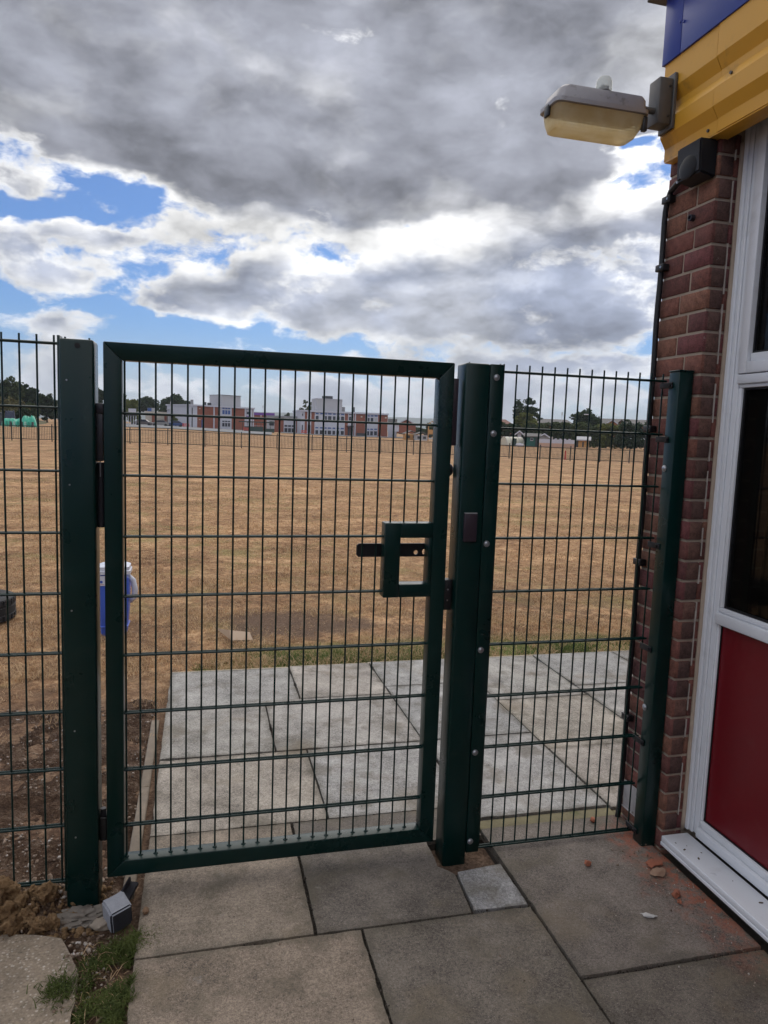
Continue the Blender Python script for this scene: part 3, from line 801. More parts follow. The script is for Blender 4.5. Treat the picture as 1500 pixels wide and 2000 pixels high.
for (ya, yb, za, zb) in ((Y1-.1105, Y1-.1032, 1.892, 2.69), (Y0, Y1-.111, 1.892, 1.899), (Y1-.0865, Y1-.0782, .967, 1.7715), (Y0, Y1-.087, 1.765, 1.7715), (Y0, Y1-.087, .967, .975), (Y1-.0755, Y1-.0722, .129, .9045), (Y0, Y1-.076, .9005, .9045), (Y0, Y1-.076, .129, .133)):
    box('gasket', (FX+.024, ya, za), (FX+.033, yb, zb), M['seal'], win)
# sill
sill = box('sill', (1.980, -1.72, .034), (2.096, -.196, .058), U, bld, .003)
box('sill_lip', (1.9785, -1.722, .020), (1.9845, -.194, .0335), U, sill, .002)
# plinth and room behind
IN = col('room_wall', (.18, .14, .095), .9, .15, 2.0); WOOD = col('room_furniture', (.09, .05, .025), .6)
box('plinth', (2.04, -9.0, -.10), (2.16, -.20, .032), col('dark_plinth', (.06, .055, .05), .9), bld)
box('inner_wall', (4.6, -6.0, -.02), (4.7, .08, 3.0), IN, bld); box('inner_floor', (2.17, -6.0, -.06), (4.6, .08, -.02), WOOD, bld)
box('ceiling', (2.03, -6.0, 2.705), (4.6, .08, 2.75), IN, bld)
blinds = thing('window_blinds', 'brown vertical blinds hanging behind the glass', 'blinds', (2.28, -.6, .9))
for k in range(15):
    o = box('blind_slat', (-.0015, -.043, 0), (.0015, .043, 1.75), col('brown_blind', (.24, .17, .09), .8, .2, 6), None)
    COL.objects.unlink(o); bpy.context.scene.collection.objects.link(o)
    o.parent = blinds; o.location = (0, .3 - k*.085, .88); o.rotation_euler = (0, 0, R(22 + rnd.uniform(-6, 6)))
box('bookshelf', (3.3, -1.2, 0), (3.7, -.3, 1.3), WOOD, bld)
# brick walls out of sight: far end, long front past the window strip
def m_brickwall():
    m, g, b = material('brickwork_wall')
    p = pos(g); bt = g.n('ShaderNodeTexBrick'); x, y, z = g.sep(p)
    g.put(bt.inputs['Vector'], g.comb(g.add(x, y), z, 0.0)); bt.inputs['Scale'].default_value = 1.0
    bt.inputs['Color1'].default_value = (.19, .075, .055, 1); bt.inputs['Color2'].default_value = (.14, .055, .045, 1); bt.inputs['Mortar'].default_value = (.33, .27, .21, 1)
    bt.inputs['Mortar Size'].default_value = .005; bt.inputs['Brick Width'].default_value = .225; bt.inputs['Row Height'].default_value = .0767
    g.put(b.inputs['Base Color'], bt.outputs['Color']); b.inputs['Roughness'].default_value = .9
    bump(g, b, bt.outputs['Fac'], -.4, .004); return m
M['brickwall'] = m_brickwall()
# lime and old mortar line down the return
bm = bmesh.new()
for q in range(70):
    z = .12 + q*.0355; w_ = .0008 + .0030*abs(mnoise.noise(Vector((0, q*2.3, 0)))); x = 2.0665 + .0015*mnoise.noise(Vector((q*.5, 0, 0)))
    if mnoise.noise(Vector((3, q*.35, 1))) >-.08: bm_box(bm, (x-w_, -.1745, z), (x+w_, -.1685, z+.0352))
o = mobj('lime_streak', finish(bm, 'lime_streak', simple('lime_mortar', (.42, .37, .33), .95, var=.5, scale=60)), bld); o.location = -wpos(bld); o['kind'] = 'stuff'
# added, unseen: walls and roof behind the viewer that darken the near post faces
added_wing = box('added_wing_wall', (-9.0, -9.2, -.10), (2.0, -9.0, 2.70), M['brickwall'], bld); box('added_wing_fascia', (-9.0, -9.1, 2.701), (1.93, -8.93, 3.235), M['blue'], bld); box('added_wing_roof', (-9.0, -15.0, 3.236), (2.0, -8.85, 3.33), M['capdark'], bld)
for k in range(5): f_ = box('added_wing_window', (-8.4+2.0*k, -8.999, .9), (-6.9+2.0*k, -8.95, 2.3), U, bld, .004); box('added_wing_pane', (-8.33+2.0*k, -8.949, .97), (-6.97+2.0*k, -8.945, 2.23), M['seal'], f_)
box('end_wall', (2.301, -.05, -.10), (9.0, .1, 2.70), M['brickwall'], bld); box('front_wall', (2.0, -9.0, .06), (2.2, -1.73, 2.70), M['brickwall'], bld)
# fascia: yellow profiled sheets over the window, blue boards above, dark roof trim
XF = 1.940
PROF = [(XF, 2.992), (XF, 2.884), (XF+.024, 2.842), (XF+.024, 2.818), (XF+.006, 2.790), (XF, 2.780), (XF, 2.722), (XF+.024, 2.684), (XF+.024, 2.640)]
def sheet(y0, y1, dx=0.0):
    bm = bmesh.new(); out = [(a+dx, b) for a, b in PROF]; inn = [(a+dx+.004, b) for a, b in reversed(PROF)]
    cy = (y0+y1)/2; prism(bm, [(a-XF, b-2.8) for a, b in out+inn], y0-cy, y1-cy)
    return mobj('yellow_fascia_sheet', finish(bm, 'yellow_fascia_sheet', M['yellow']), bld, (XF, cy, 2.8))
sheet(-.194, .100); sheet(-1.6, -.1985, -.0025); sheet(-3.2, -1.603); sheet(-9.0, -3.203, -.0015)
box('fascia_flange', (XF+.024, -9.0, 2.634), (2.03, .096, 2.6395), M['yellow'], bld, .001)
box('fascia_end', (XF+.03, .0965, 2.64), (2.04, .1, 2.99), M['yellow'], bld)
box('blue_fascia_board', (XF-.008, .006, 2.986), (XF+.010, .112, 3.236), M['blue'], bld, .002)
for a, b in ((-1.2, .0035), (-2.5, -1.2025), (-9, -2.5025)): box('blue_fascia_board', (XF-.008, a, 2.986), (XF+.010, b, 3.236), M['blue'], bld, .002)
box('blue_fascia_end', (XF+.0105, .09, 2.996), (2.4, .112, 3.236), M['blue'], bld)
box('roof_edge_trim', (1.885, -9.0, 3.2365), (2.05, .17, 3.33), M['capdark'], bld, .004)
box('roof', (2.0505, -9.0, 3.24), (9.0, .17, 3.32), M['capdark'], bld)
box('fascia_backing', (XF+.032, -8.99, 2.705), (2.2, .09, 3.2355), M['capdark'], bld)
for y, z, x in ((-.269, 2.800, XF+.006), (-.151, 2.662, XF+.024), (-.62, 2.662, XF+.022), (-.75, 2.80, XF+.004)): cyl('fascia_screw', (x-.002, y, z), .0055, .006, 'X', M['bracket'], bld, 10)
for y, z in ((.016, 3.19), (-.006, 3.17), (.016, 3.10), (-.006, 3.09)): cyl('fascia_rivet', (XF-.0095, y, z), .005, .003, 'X', M['blue'], bld, 10)

# ------------------------------------------------------------------ things fixed to the building
lamp = thing('security_lamp', 'weathered bulkhead lamp with yellowed lens on an arm from the yellow fascia', 'lamp', (1.615, .03, 2.742))
def loft(rings, mat, name, parent, at, smooth=True, ang=35):
    bm = bmesh.new(); V = [[bm.verts.new(p) for p in r] for r in rings]; n = len(rings[0])
    for u, v in zip(V, V[1:]):
        for k in range(n): bm.faces.new((u[k], u[(k+1) % n], v[(k+1) % n], v[k]))
    bm.faces.new(V[0]); bm.faces.new(list(reversed(V[-1])))
    return mobj(name, finish(bm, name, mat, smooth, ang), parent, at)
def rr(x0, x1, hy, z, r=.03, z2=None, n=6):
    pts = []
    for cx, cy, a0 in ((x1-r, hy-r, 0), (x0+r, hy-r, 90), (x0+r, -hy+r, 180), (x1-r, -hy+r, 270)):
        for q in range(n+1):
            a = R(a0 + 90*q/n); x = cx + r*math.cos(a)
            zz = z if z2 is None else z + (z2-z)*(x-x0)/(x1-x0)
            pts.append((x, cy + r*math.sin(a), zz))
    return pts
LC = Vector((1.615, .03, 2.742))
loft([rr(-.183, .183, .070, -.006, .025), rr(-.186, .186, .074, -.004, .025), rr(-.186, .186, .074, .010, .025), rr(-.176, .180, .066, .013, .025), rr(-.166, .178, .063, .046, .024), rr(-.150, .172, .056, .060, .024), rr(-.135, .16, .046, .064, .024)], M['alu'], 'lamp_body', lamp, LC)
loft([rr(-.158, .140, .034, -.084, .018), rr(-.166, .150, .042, -.079, .018), rr(-.172, .166, .057, -.050, .022), rr(-.176, .175, .063, -.016, .022), rr(-.177, .177, .066, -.0065, .025)], M['lens'], 'lens', lamp, LC)
for x in (-.184, .184): box('lens_clip', (LC.x+x-.005, LC.y-.016, LC.z-.035), (LC.x+x+.005, LC.y+.016, LC.z+.002), M['capdark'], lamp, .002)
box('lens_latch', (LC.x+.165, LC.y-.062, LC.z-.058), (LC.x+.183, LC.y-.044, LC.z-.007), M['capdark'], lamp, .003)
cyl('arm', (1.840, .045, 2.792), .012, .085, 'X', M['bracket'], lamp, 14); cyl('arm_collar', (1.806, .045, 2.792), .018, .022, 'X', M['bracket'], lamp, 14, .002)
box('wall_bracket', (1.868, .018, 2.742), (1.9245, .085, 2.905), M['bracket'], lamp, .004); box('bracket_plate', (1.925, .012, 2.728), (1.9385, .095, 2.925), M['bracket'], lamp, .002)
for z in (2.77, 2.875): cyl('bracket_screw', (1.912, .0165, z), .0045, .004, 'Y', M['capdark'], lamp, 10)
PH = Vector((1.648, .03, 2.807))
cyl('photocell_base', PH + Vector((0, 0, .006)), .029, .014, 'Z', M['bracket'], lamp, 20, .002)
box('photocell_chip', PH + Vector((-.015, -.012, .0135)), PH + Vector((.015, .012, .034)), M['hinge'], lamp, .002)
rings = []
for r, z in ((.029, 0), (.029, .030), (.027, .042), (.020, .050), (.008, .052)):
    rings.append([(r*math.cos(k*math.pi/12), r*math.sin(k*math.pi/12), z) for k in range(24)])
loft(rings, M['dome'], 'photocell_dome', lamp, PH + Vector((0, 0, .0135)))

pir = thing('motion_sensor', 'black wedge shaped motion sensor tucked under the yellow fascia', 'sensor', (1.97, -.1, 2.51))
bm = bmesh.new(); prism(bm, [(.046, -.065), (-.022, -.050), (-.027, .064), (.046, .064)], -.066, .066)
bmesh.ops.recalc_face_normals(bm, faces=bm.faces); bmesh.ops.bevel(bm, geom=list(bm.edges), offset=.006, segments=2, affect='EDGES')
mobj('housing', finish(bm, 'housing', M['black'], True, 45), pir, (1.953, -.099, 2.570))
bm = bmesh.new(); bmesh.ops.create_uvsphere(bm, u_segments=24, v_segments=12, radius=.048); bmesh.ops.scale(bm, vec=(.17, 1.05, .9), verts=bm.verts)
mobj('lens_dome', finish(bm, 'lens_dome', simple('smoky_lens', (.012, .013, .016), .5, var=.05, spec=.25), True), pir, (1.931, -.099, 2.553))
box('lens_divider', (1.9275, -.155, 2.580), (1.931, -.045, 2.583), M['capdark'], pir)
cyl('housing_screw', (1.929, -.045, 2.517), .004, .004, 'X', M['steel'], pir)

con = thing('cable_conduit', 'black plastic conduit running down the far edge of the brick pier', 'conduit', (1.985, .09, .0))
def cable():
    bm = bmesh.new(); pts = [(1.982, -.034, 2.545), (1.981, -.01, 2.548), (1.981, .03, 2.542), (1.982, .066, 2.525), (1.983, .086, 2.495), (1.984, .094, 2.455)]
    pts += [(1.985 + .0015*math.sin(q), .0965 + .001*math.sin(q*1.7), 2.42 - q*.0805) for q in range(30)]
    pts += [(1.983, .0945, .04), (1.975, .087, .0), (1.966, .080, -.03)]
    bm_tube(bm, pts, .0108, 12)
    o = mobj('conduit_tube', finish(bm, 'conduit_tube', M['black'], True), con); o.location = -wpos(con)
cable()
for y, z in ((.088, 2.497), (.0965, 2.244), (.0965, 1.619), (.0965, 1.079), (.0965, .42)):
    s = box('saddle_clip', (1.9685, y-.034, z-.013), (1.9985, y+.015, z+.013), M['black'], con, .003)
    cyl('clip_screw', (1.9675, y-.022, z), .0045, .003, 'X', M['steel'], s, 8)
ps = thing('pipe_stub', 'short grey pipe end poking out of the brick pier', 'pipe', (1.995, -.06, 2.395))
bm = bmesh.new(); n = 20
R1, R2 = .0115, .0078
A = [[bm.verts.new((x, r*math.cos(k*2*math.pi/n), r*math.sin(k*2*math.pi/n))) for k in range(n)] for x, r in ((.006, R1), (-.014, R1), (-.014, R2), (.006, R2))]
for u, v in zip(A, A[1:]):
    for k in range(n): bm.faces.new((u[k], u[(k+1) % n], v[(k+1) % n], v[k]))
bm.faces.new(A[3])
mobj('pipe_end', finish(bm, 'pipe_end', M['hinge'], True, 40), ps, (1.995, -.06, 2.395))
skirt = thing('white_board', 'dirty white plastic offcut leaning at the base of the pier', 'board', (1.993, .04, .03))
GW = simple('grubby_white_board', (.40, .38, .38), .7, var=.3, scale=20, dirt=(.15, .11, .09, .7), dscale=18)
box('board_face', (1.9885, -.03, .035), (1.9955, .083, .145), GW, skirt, .002); box('board_lip', (1.984, -.03, .030), (1.9955, .085, .0345), GW, skirt, .001)

# ------------------------------------------------------------------ loose things near the gate
def lump(r, seed, mat, sub=2, rough=.35, sq=(1, 1, .75), name='lump', freq=1.6):
    bm = bmesh.new(); bmesh.ops.create_icosphere(bm, subdivisions=sub, radius=r)
    for v in bm.verts:
        d = v.co.normalized(); k = 1 + .07*mnoise.fractal(d*9 + Vector((seed, 2, 0)), .8, 2.1, 3) + rough*mnoise.fractal(d*freq + Vector((seed*7.1, seed*3.3, seed)), 1.0, 2.0, 3) + .10*mnoise.noise(d*6 + Vector((seed, 0, 0)))
        v.co = Vector((d.x*sq[0], d.y*sq[1], d.z*sq[2])) * (r*k)
    return finish(bm, name, mat, True, 60)
cr_ = random.Random(11)
clods = [lump(.05, s, M['clod'], 4, .5) for s in range(5)]
CL = []
for i in range(110):
    x = cr_.uniform(-.66, -.14); y = cr_.uniform(-.17, .0); s = cr_.uniform(.35, 1.05)
    if any((x-a)**2 + (y-b)**2 < ((s+c)*.036)**2 for a, b, c in CL): continue
    if -.2 < x < -.06 and y > -.1: continue
    CL.append((x, y, s))
for i, (x, y, s) in enumerate(CL):
    o = mobj('earth_clod', clods[i % 5], None, (x, y, soil_h(x, y) + .018*s)); o.scale = (s, s, s); o.rotation_euler = (cr_.uniform(0, 6), cr_.uniform(0, 6), cr_.uniform(0, 6))
    tag(o, 'lump of brown clay in the heap against the left fence panel', 'earth clod', 'clay clods heaped at the post')
# gravel scattered through the soil
def scatter(name, label, pts, mats, parent=None):
    bm = bmesh.new(); bmesh.ops.create_icosphere(bm, subdivisions=1, radius=1.0); bm.verts.ensure_lookup_table()
    bv = np.array([v.co[:] for v in bm.verts]); bf = np.array([[v.index for v in f.verts] for f in bm.faces]); bm.free()
    A = np.array(pts); n = len(A); r = np.random.default_rng(n); q = r.normal(size=(n, 4)); q /= np.linalg.norm(q, axis=1, keepdims=True); w, x, y, z = q.T
    Rm = np.stack([1-2*(y*y+z*z), 2*(x*y-z*w), 2*(x*z+y*w), 2*(x*y+z*w), 1-2*(x*x+z*z), 2*(y*z-x*w), 2*(x*z-y*w), 2*(y*z+x*w), 1-2*(x*x+y*y)], 1).reshape(n, 3, 3)
    sc = A[:, 3:4]*np.stack([r.uniform(.8, 1.5, n), np.ones(n), r.uniform(.5, .9, n)], 1)
    loc = bv[None]*sc[:, None, :]*r.uniform(.82, 1.18, (n, len(bv), 1))
    V = np.einsum('nij,nvj->nvi', Rm, loc) + A[:, None, :3]; F = (bf[None] + (np.arange(n)*len(bv))[:, None, None]).reshape(-1, 3)
    me = bpy.data.meshes.new(name); me.vertices.add(V.shape[0]*V.shape[1]); me.vertices.foreach_set('co', V.ravel()); me.loops.add(F.size); me.loops.foreach_set('vertex_index', F.ravel())
    me.polygons.add(len(F)); me.polygons.foreach_set('loop_start', np.arange(len(F))*3); me.update(); me.validate(); me.materials.append(mats)
    o = mobj(name, me, parent); tag(o, label, kind='stuff'); return o
pts = []
for i in range(5200):
    x = -1.5 + 1.52*cr_.random()**.8; y = cr_.uniform(-.3, 1.9)
    if (y < -.16 and x < -.12) or mnoise.noise(Vector((x*4, y*4, 13))) < -.25: continue
    pts.append((x, y, soil_h(x, y)+.001, cr_.choice((.002, .003, .003, .004, .005, .007)) * cr_.uniform(.7, 1.3)))
for i in range(45):
    x = cr_.uniform(-.5, -.19); y = cr_.uniform(.0, .12); pts.append((x, y, soil_h(x, y)+.004, cr_.uniform(.006, .016)))
cp = []
for i in range(800):
    x = cr_.uniform(-.75, -.05); y = cr_.uniform(-.2, .06); cp.append((x, y, soil_h(x, y)+.002, cr_.uniform(.002, .009) if cr_.random() < .85 else cr_.uniform(.009, .016)))
scatter('soil_crumbs', 'small crumbs of clay round the heap', cp, M['clod'])
scatter('gravel', 'small stones scattered through the dug soil', pts, M['pebble'])
pts = []
for i in range(420):
    x = -.16 + .22*cr_.random(); y = cr_.uniform(-.62, -.2); pts.append((x, y, soil_h(x, y)+.002, cr_.uniform(.003, .007)))
for i in range(240):
    t = abs(cr_.gauss(0, .13)); pts.append((1.975 - t, cr_.uniform(-1.0, -.13), -.011, cr_.uniform(.0012, .0035)))
for i in range(130): pts.append((cr_.uniform(.1, 1.95), cr_.uniform(-1.1, 1.9), -.016, cr_.uniform(.0012, .0032)))
scatter('grit', 'loose grit and crumbs on the paving', pts, M['pebble'])
jp = []
for (xa, ya, xb, yb) in ((.06, -.375, 1.35, -.375), (1.35, -1.2, 1.35, .1), (.61, -.375, .61, .289), (.757, -1.0, .757, -.375), (1.35, -.715, 1.99, -.715), (.06, .289, 1.37, .289), (.06, .945, 1.98, .945), (1.985, .16, 1.985, 2.2)):
    for i in range(70):
        t = cr_.random(); jp.append((xa + (xb-xa)*t + cr_.gauss(0, .003), ya + (yb-ya)*t + cr_.gauss(0, .003), cr_.uniform(-.030, -.020), cr_.uniform(.0015, .0042)))
scatter('joint_dirt', 'dark dirt and crumbs caught in the paving joints', jp, M['bed'])

blk = thing('stone_block', 'grey granite sett with a pale top and shade coloured into its front, lying at the foot of the left gate post', 'stone', (-.01, -.165, -.05))
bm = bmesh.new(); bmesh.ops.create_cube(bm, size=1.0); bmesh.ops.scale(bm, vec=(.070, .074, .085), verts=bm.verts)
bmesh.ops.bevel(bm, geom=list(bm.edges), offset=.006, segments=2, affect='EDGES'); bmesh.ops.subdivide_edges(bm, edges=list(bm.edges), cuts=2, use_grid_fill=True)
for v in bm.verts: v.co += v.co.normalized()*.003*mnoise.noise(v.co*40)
me_ = finish(bm, 'sett', M['stone'], True, 50); me_.materials.append(simple('shaded_sett_face', (.045, .048, .06), .8, var=.3, scale=60, bumps=.4, bscale=140))
for p_ in me_.polygons: p_.material_index = 1 if p_.normal.y < -.5 else 0  # front faces take the darker material: shade put into the colour
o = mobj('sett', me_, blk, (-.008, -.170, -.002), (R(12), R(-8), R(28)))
offcut = thing('plastic_offcut', 'dark grey plastic offcut lying under the gate corner', 'offcut', (.012, -.07, -.05))
bm = bmesh.new(); bm_box(bm, (-.016, -.05, -.012), (.016, .05, .0)); bm_box(bm, (-.016, -.05, .0005), (-.010, .05, .018)); o = mobj('strip', finish(bm, 'strip', M['hinge']), offcut, (.012, -.06, -.012), (R(10), 0, R(-20)))
for (x, y, s, lab) in ((-.055, -.165, .026, 'small beige stone touching the granite sett'), (-.025, -.10, .020, 'small beige stone just behind the granite sett')):
    o = mobj('stone', lump(s, 31+s*100, simple('beige_stone%d' % int(s*1000), (.30, .25, .2), .9, var=.2, scale=50), 3, .3, (1.3, .9, .7)), None, (x, y, soil_h(x, y)+.012)); tag(o, lab, 'stone')
o = mobj('pebble', lump(.013, 77, simple('brown_pebble', (.20, .12, .07), .8, var=.2, scale=60), 2, .3, (.8, 1.2, .7)), None, (.078, -.165, -.012)); tag(o, 'brown pebble on the leftmost slab in front of the gate', 'pebble')
foot = mobj('post_footing', lump(.075, 5, simple('crumbly_concrete', (.20, .175, .15), .97, var=.5, scale=30, bumps=.9, bscale=90, dirt=(.10, .065, .04, .8), dscale=24), 4, .7, (1.2, .6, .30), freq=4.0), None, (-.125, -.105, -.052)); tag(foot, 'rough concrete spilled round the foot of the left gate post', 'concrete')
BM = simple('broken_brick', (.30, .105, .06), .95, var=.25, scale=40, bumps=.5, bscale=120); BP = simple('brick_face', (.30, .19, .13), .95, var=.2, scale=40)
for (x, y, r, sq, mt, rz, lab) in ((1.905, -.262, .027, (1.35, .7, .32), BM, 10, 'flat broken brick shard nearest the slim post foot'), (1.893, -.310, .027, (1.3, .8, .30), BP, 25, 'pale broken brick shard beside the red brick dust'), (1.657, -.213, .013, (1, .9, .7), BM, 0, 'orange brick chip alone on the slab before the short panel'),
        (1.875, -.437, .016, (1.2, .8, .7), BM, 30, 'rounded orange brick chip near the white sill'), (1.86, -.475, .008, (1, 1, .7), BM, 0, 'tiny orange brick crumb near the white sill'), (1.71, -.516, .016, (1.4, .6, .3), simple('pale_chip', (.5, .49, .48), .8), -25, 'pale grey flake on the slab right of the path'),
        (1.84, .06, .012, (1, 1, .7), BM, 0, 'orange chip in the slab joint beyond the short panel')):
    o = mobj('brick_chip', lump(r, r*900+x*10, mt, 2, .75, sq), None, (x, y, -.012 + r*sq[2]*.5), (0, 0, R(rz))); tag(o, lab, 'brick chip')
scrap = thing('cardboard_scrap', 'torn piece of cardboard on the dry grass behind the gate', 'litter', (.5, 2.95, -.05))
bm = bmesh.new(); v = [bm.verts.new(p) for p in ((-.15, .05, .085), (-.03, -.055, .012), (.13, -.03, .004), (.11, .04, .045), (-.04, .05, .062))]; bm.faces.new(v)
r_ = bmesh.ops.solidify(bm, geom=list(bm.faces), thickness=.003)
mobj('card', finish(bm, 'card', col('cardboard', (.50, .38, .28), .9)), scrap, (.5, 2.95, -.045))

can = thing('water_container', 'blue plastic container with white lid standing on the grass behind the gate', 'container', (-.395, 3.25, -.05))
BL = simple('blue_plastic', (.05, .12, .55), .4, var=.12, scale=5); WH = simple('white_plastic', (.62, .65, .75), .4, var=.06)
CA = Vector((-.395, 3.25, 0))
def ell(hx, hy, z, r): return rr(-hx, hx, hy, z, r)
loft([ell(.078, .07, -.05, .02), ell(.092, .082, -.03, .02), ell(.105, .09, .15, .02), ell(.112, .095, .36, .025), ell(.108, .092, .40, .025), ell(.085, .075, .425, .02)], BL, 'body', can, CA)
for z in (.02, .30): loft([ell(.1005+.02*z, .089, z, .022), ell(.105+.02*z, .0935, z+.006, .022), ell(.1005+.02*z, .089, z+.012, .022)], BL, 'rib', can, CA)
loft([ell(.10, .085, .4255, .025), ell(.122, .103, .43, .03), ell(.122, .103, .455, .03), ell(.114, .096, .46, .03), ell(.114, .096, .485, .03), ell(.095, .08, .495, .03)], WH, 'lid', can, CA)
bm = bmesh.new(); bm_tube(bm, [(.100, -.02, .40), (.135, -.02, .37), (.150, -.02, .30), (.146, -.02, .24), (.112, -.02, .21)], .022, 10); mobj('handle', finish(bm, 'handle', WH, True), can, CA)
lb = box('label', (CA.x-.105, CA.y-.0985, .345), (CA.x-.055, CA.y-.0965, .420), WH, can)
cyl('label_emblem', (CA.x-.082, CA.y-.0988, .375), .010, .001, 'Y', BL, lb, 18); box('label_line', (CA.x-.098, CA.y-.0992, .3535), (CA.x-.062, CA.y-.0986, .356), col('label_red', (.5, .06, .08)), lb)

ty = thing('tyre', 'black car tyre lying flat on the dry grass at the far left', 'tyre', (-1.53, 3.78, -.05))
bm = bmesh.new(); prof = [(.17, -.045), (.20, -.08), (.27, -.095), (.305, -.085), (.312, -.04), (.308, -.036), (.308, -.026), (.313, -.022), (.313, .022), (.308, .026), (.308, .036), (.312, .04), (.305, .085), (.27, .095), (.20, .08), (.17, .045)]
prof += [(.185, .03), (.25, .02), (.25, -.02), (.185, -.03)]
NN = 48; RG = [[bm.verts.new((r*math.cos(2*math.pi*k/NN), r*math.sin(2*math.pi*k/NN), z)) for r, z in prof] for k in range(NN)]
for k in range(NN):
    u, v_ = RG[k], RG[(k+1) % NN]
    for q in range(len(prof)): bm.faces.new((u[q], v_[q], v_[(q+1) % len(prof)], u[(q+1) % len(prof)]))
mobj('tyre_carcass', finish(bm, 'tyre_carcass', simple('black_rubber', (.014, .014, .016), .75, var=.2, scale=20), True, 30), ty, (-1.53, 3.78, .05))
for k in range(40):
    a = 2*math.pi*k/40
    for zz in (-.06, .06):
        o = box('tread_block', (-.004, -.016, -.020), (.004, .016, .020), MATS['black_rubber'], ty); o.location = (.3105*math.cos(a), .3105*math.sin(a), .10+zz); o.rotation_euler = (0, 0, a)

# ------------------------------------------------------------------ grass
def blades(name, label, spots, mat, seed=1):
    A = np.array(spots, dtype=np.float64); n = len(A); r = np.random.default_rng(seed)
    x, y, z, h, w, lean, a = A.T; dx, dy = np.cos(a)*w, np.sin(a)*w; b = r.uniform(0, 6.283, n); lx, ly = np.cos(b)*lean*h, np.sin(b)*lean*h
    V = np.empty((n, 5, 3))
    V[:, 0] = np.stack([x-dx, y-dy, z], 1); V[:, 1] = np.stack([x+dx, y+dy, z], 1)
    V[:, 2] = np.stack([x+lx*.45-dx*.7, y+ly*.45-dy*.7, z+h*.62], 1); V[:, 3] = np.stack([x+lx*.45+dx*.7, y+ly*.45+dy*.7, z+h*.62], 1)
    V[:, 4] = np.stack([x+lx, y+ly, z+h*(1-.35*np.minimum(lean, 1.5))], 1)
    I = np.arange(n)*5; tri = np.stack([I, I+1, I+3, I, I+3, I+2, I+2, I+3, I+4], 1).reshape(-1, 3)
    me = bpy.data.meshes.new(name); me.vertices.add(n*5); me.vertices.foreach_set('co', V.ravel()); me.loops.add(len(tri)*3); me.loops.foreach_set('vertex_index', tri.ravel())
    me.polygons.add(len(tri)); me.polygons.foreach_set('loop_start', np.arange(len(tri))*3); me.update(); me.validate()
    me.materials.append(mat); o = mobj(name, me); tag(o, label, kind='stuff'); return o
def fz(x, y): return max(gz(x, y) - .012, soil_h(x, y) - .01 if (x < .05 and y < 2.1) else -9)
S = []
for i in range(150000):
    D = 4.4 + 17*cr_.random()**1.6; px = cr_.uniform(-60, 1320); d = ray(px, hor(px)); k = D/math.hypot(d.x, d.y); x, y = CAM.x + d.x*k, CAM.y + d.y*k
    if y < 2.25 + .08*mnoise.noise(Vector((x*3, 0, 0))): continue
    c = mnoise.fractal(Vector((x*1.5, y*1.5, 0)), 1, 2, 4)
    if math.hypot((x-1.0)/.7, (y-3.35)/.4) + .5*c < 1 and cr_.random() < .8: continue
    if c < -.12 and cr_.random() < .75: continue
    tuft = max(0, c); h = cr_.uniform(.018, .045) * (1 + 1.6*tuft); S.append((x, y, fz(x, y), h, .0014 + .0003*D, cr_.uniform(.2, 1.4), cr_.uniform(0, 6.28)))
for i in range(6000):
    x = cr_.uniform(-1.6, .04); y = 1.25 + 1.9*cr_.random(); 
    if mnoise.noise(Vector((x*3, y*3, 7))) < .0: continue
    S.append((x, y, fz(x, y), cr_.uniform(.02, .06), .0016, cr_.uniform(.3, 1.5), cr_.uniform(0, 6.28)))
for i in range(14000):
    x = cr_.uniform(-1.6, 4.5); y = 2.28 + 3.2*cr_.random()**1.5
    if math.hypot((x-1.0)/.6, (y-3.35)/.3) < 1 or mnoise.fractal(Vector((x*2, y*2, 21)), 1, 2, 3) < -.05: continue
    S.append((x, y, fz(x, y)+.004, cr_.uniform(.03, .085), .0017, cr_.uniform(.8, 2.2), cr_.uniform(0, 6.28)))
blades('dry_grass', 'short straw coloured dry grass', S, M['straw'])
S = []
for i in range(24000):
    x = cr_.uniform(.2, 4.2); y = 2.225 + abs(cr_.gauss(0, .22)); c = mnoise.fractal(Vector((x*2.2, y*2.2, 4)), 1, 2, 3)
    if c < -.08: continue
    S.append((x, y, fz(x, y), cr_.uniform(.015, .05)*(.7+c), .0016, cr_.uniform(.3, 1.6), cr_.uniform(0, 6.28)))
for i in range(9000):
    D = 4.6 + 9*cr_.random()**1.4; px = cr_.uniform(-60, 1320); d = ray(px, hor(px)); k = D/math.hypot(d.x, d.y); x, y = CAM.x + d.x*k, CAM.y + d.y*k
    if y < 2.4 or mnoise.fractal(Vector((x*1.6, y*1.6, 9)), 1, 2, 3) < .22: continue
    S.append((x, y, fz(x, y), cr_.uniform(.012, .03), .0018, cr_.uniform(.3, 1.4), cr_.uniform(0, 6.28)))
blades('green_grass', 'live green grass along the paving edge', S, M['grass'])
S = []
for i in range(16000):
    t = cr_.random(); y = -.98 + .72*t; x = -.015 + cr_.gauss(0, .055) + .03*t - .05*mnoise.noise(Vector((y*6, 2, 0)))
    c = mnoise.fractal(Vector((x*9, y*9, 2)), 1, 2, 3)
    if c < .02 or x < -.17 or (x > .075): continue
    S.append((x, y, max(soil_h(x, y), -.05) if x < .05 else -.022, cr_.uniform(.007, .028), .0016, cr_.uniform(.6, 2.0), cr_.uniform(0, 6.28)))
for i in range(520):
    a = cr_.gauss(0, .026); b = cr_.gauss(0, .026); S.append((-.135 + a, -.44 + b, -.03, cr_.uniform(.008, .024), .0015, cr_.uniform(.6, 2.0), cr_.uniform(0, 6.28)))
    a = cr_.gauss(0, .03); b = cr_.gauss(0, .022); S.append((.055 + a, -.285 + b, -.03, cr_.uniform(.008, .024), .0015, cr_.uniform(.6, 2.0), cr_.uniform(0, 6.28)))
blades('path_weeds', 'low green weeds growing beside the path', S, M['weed'])

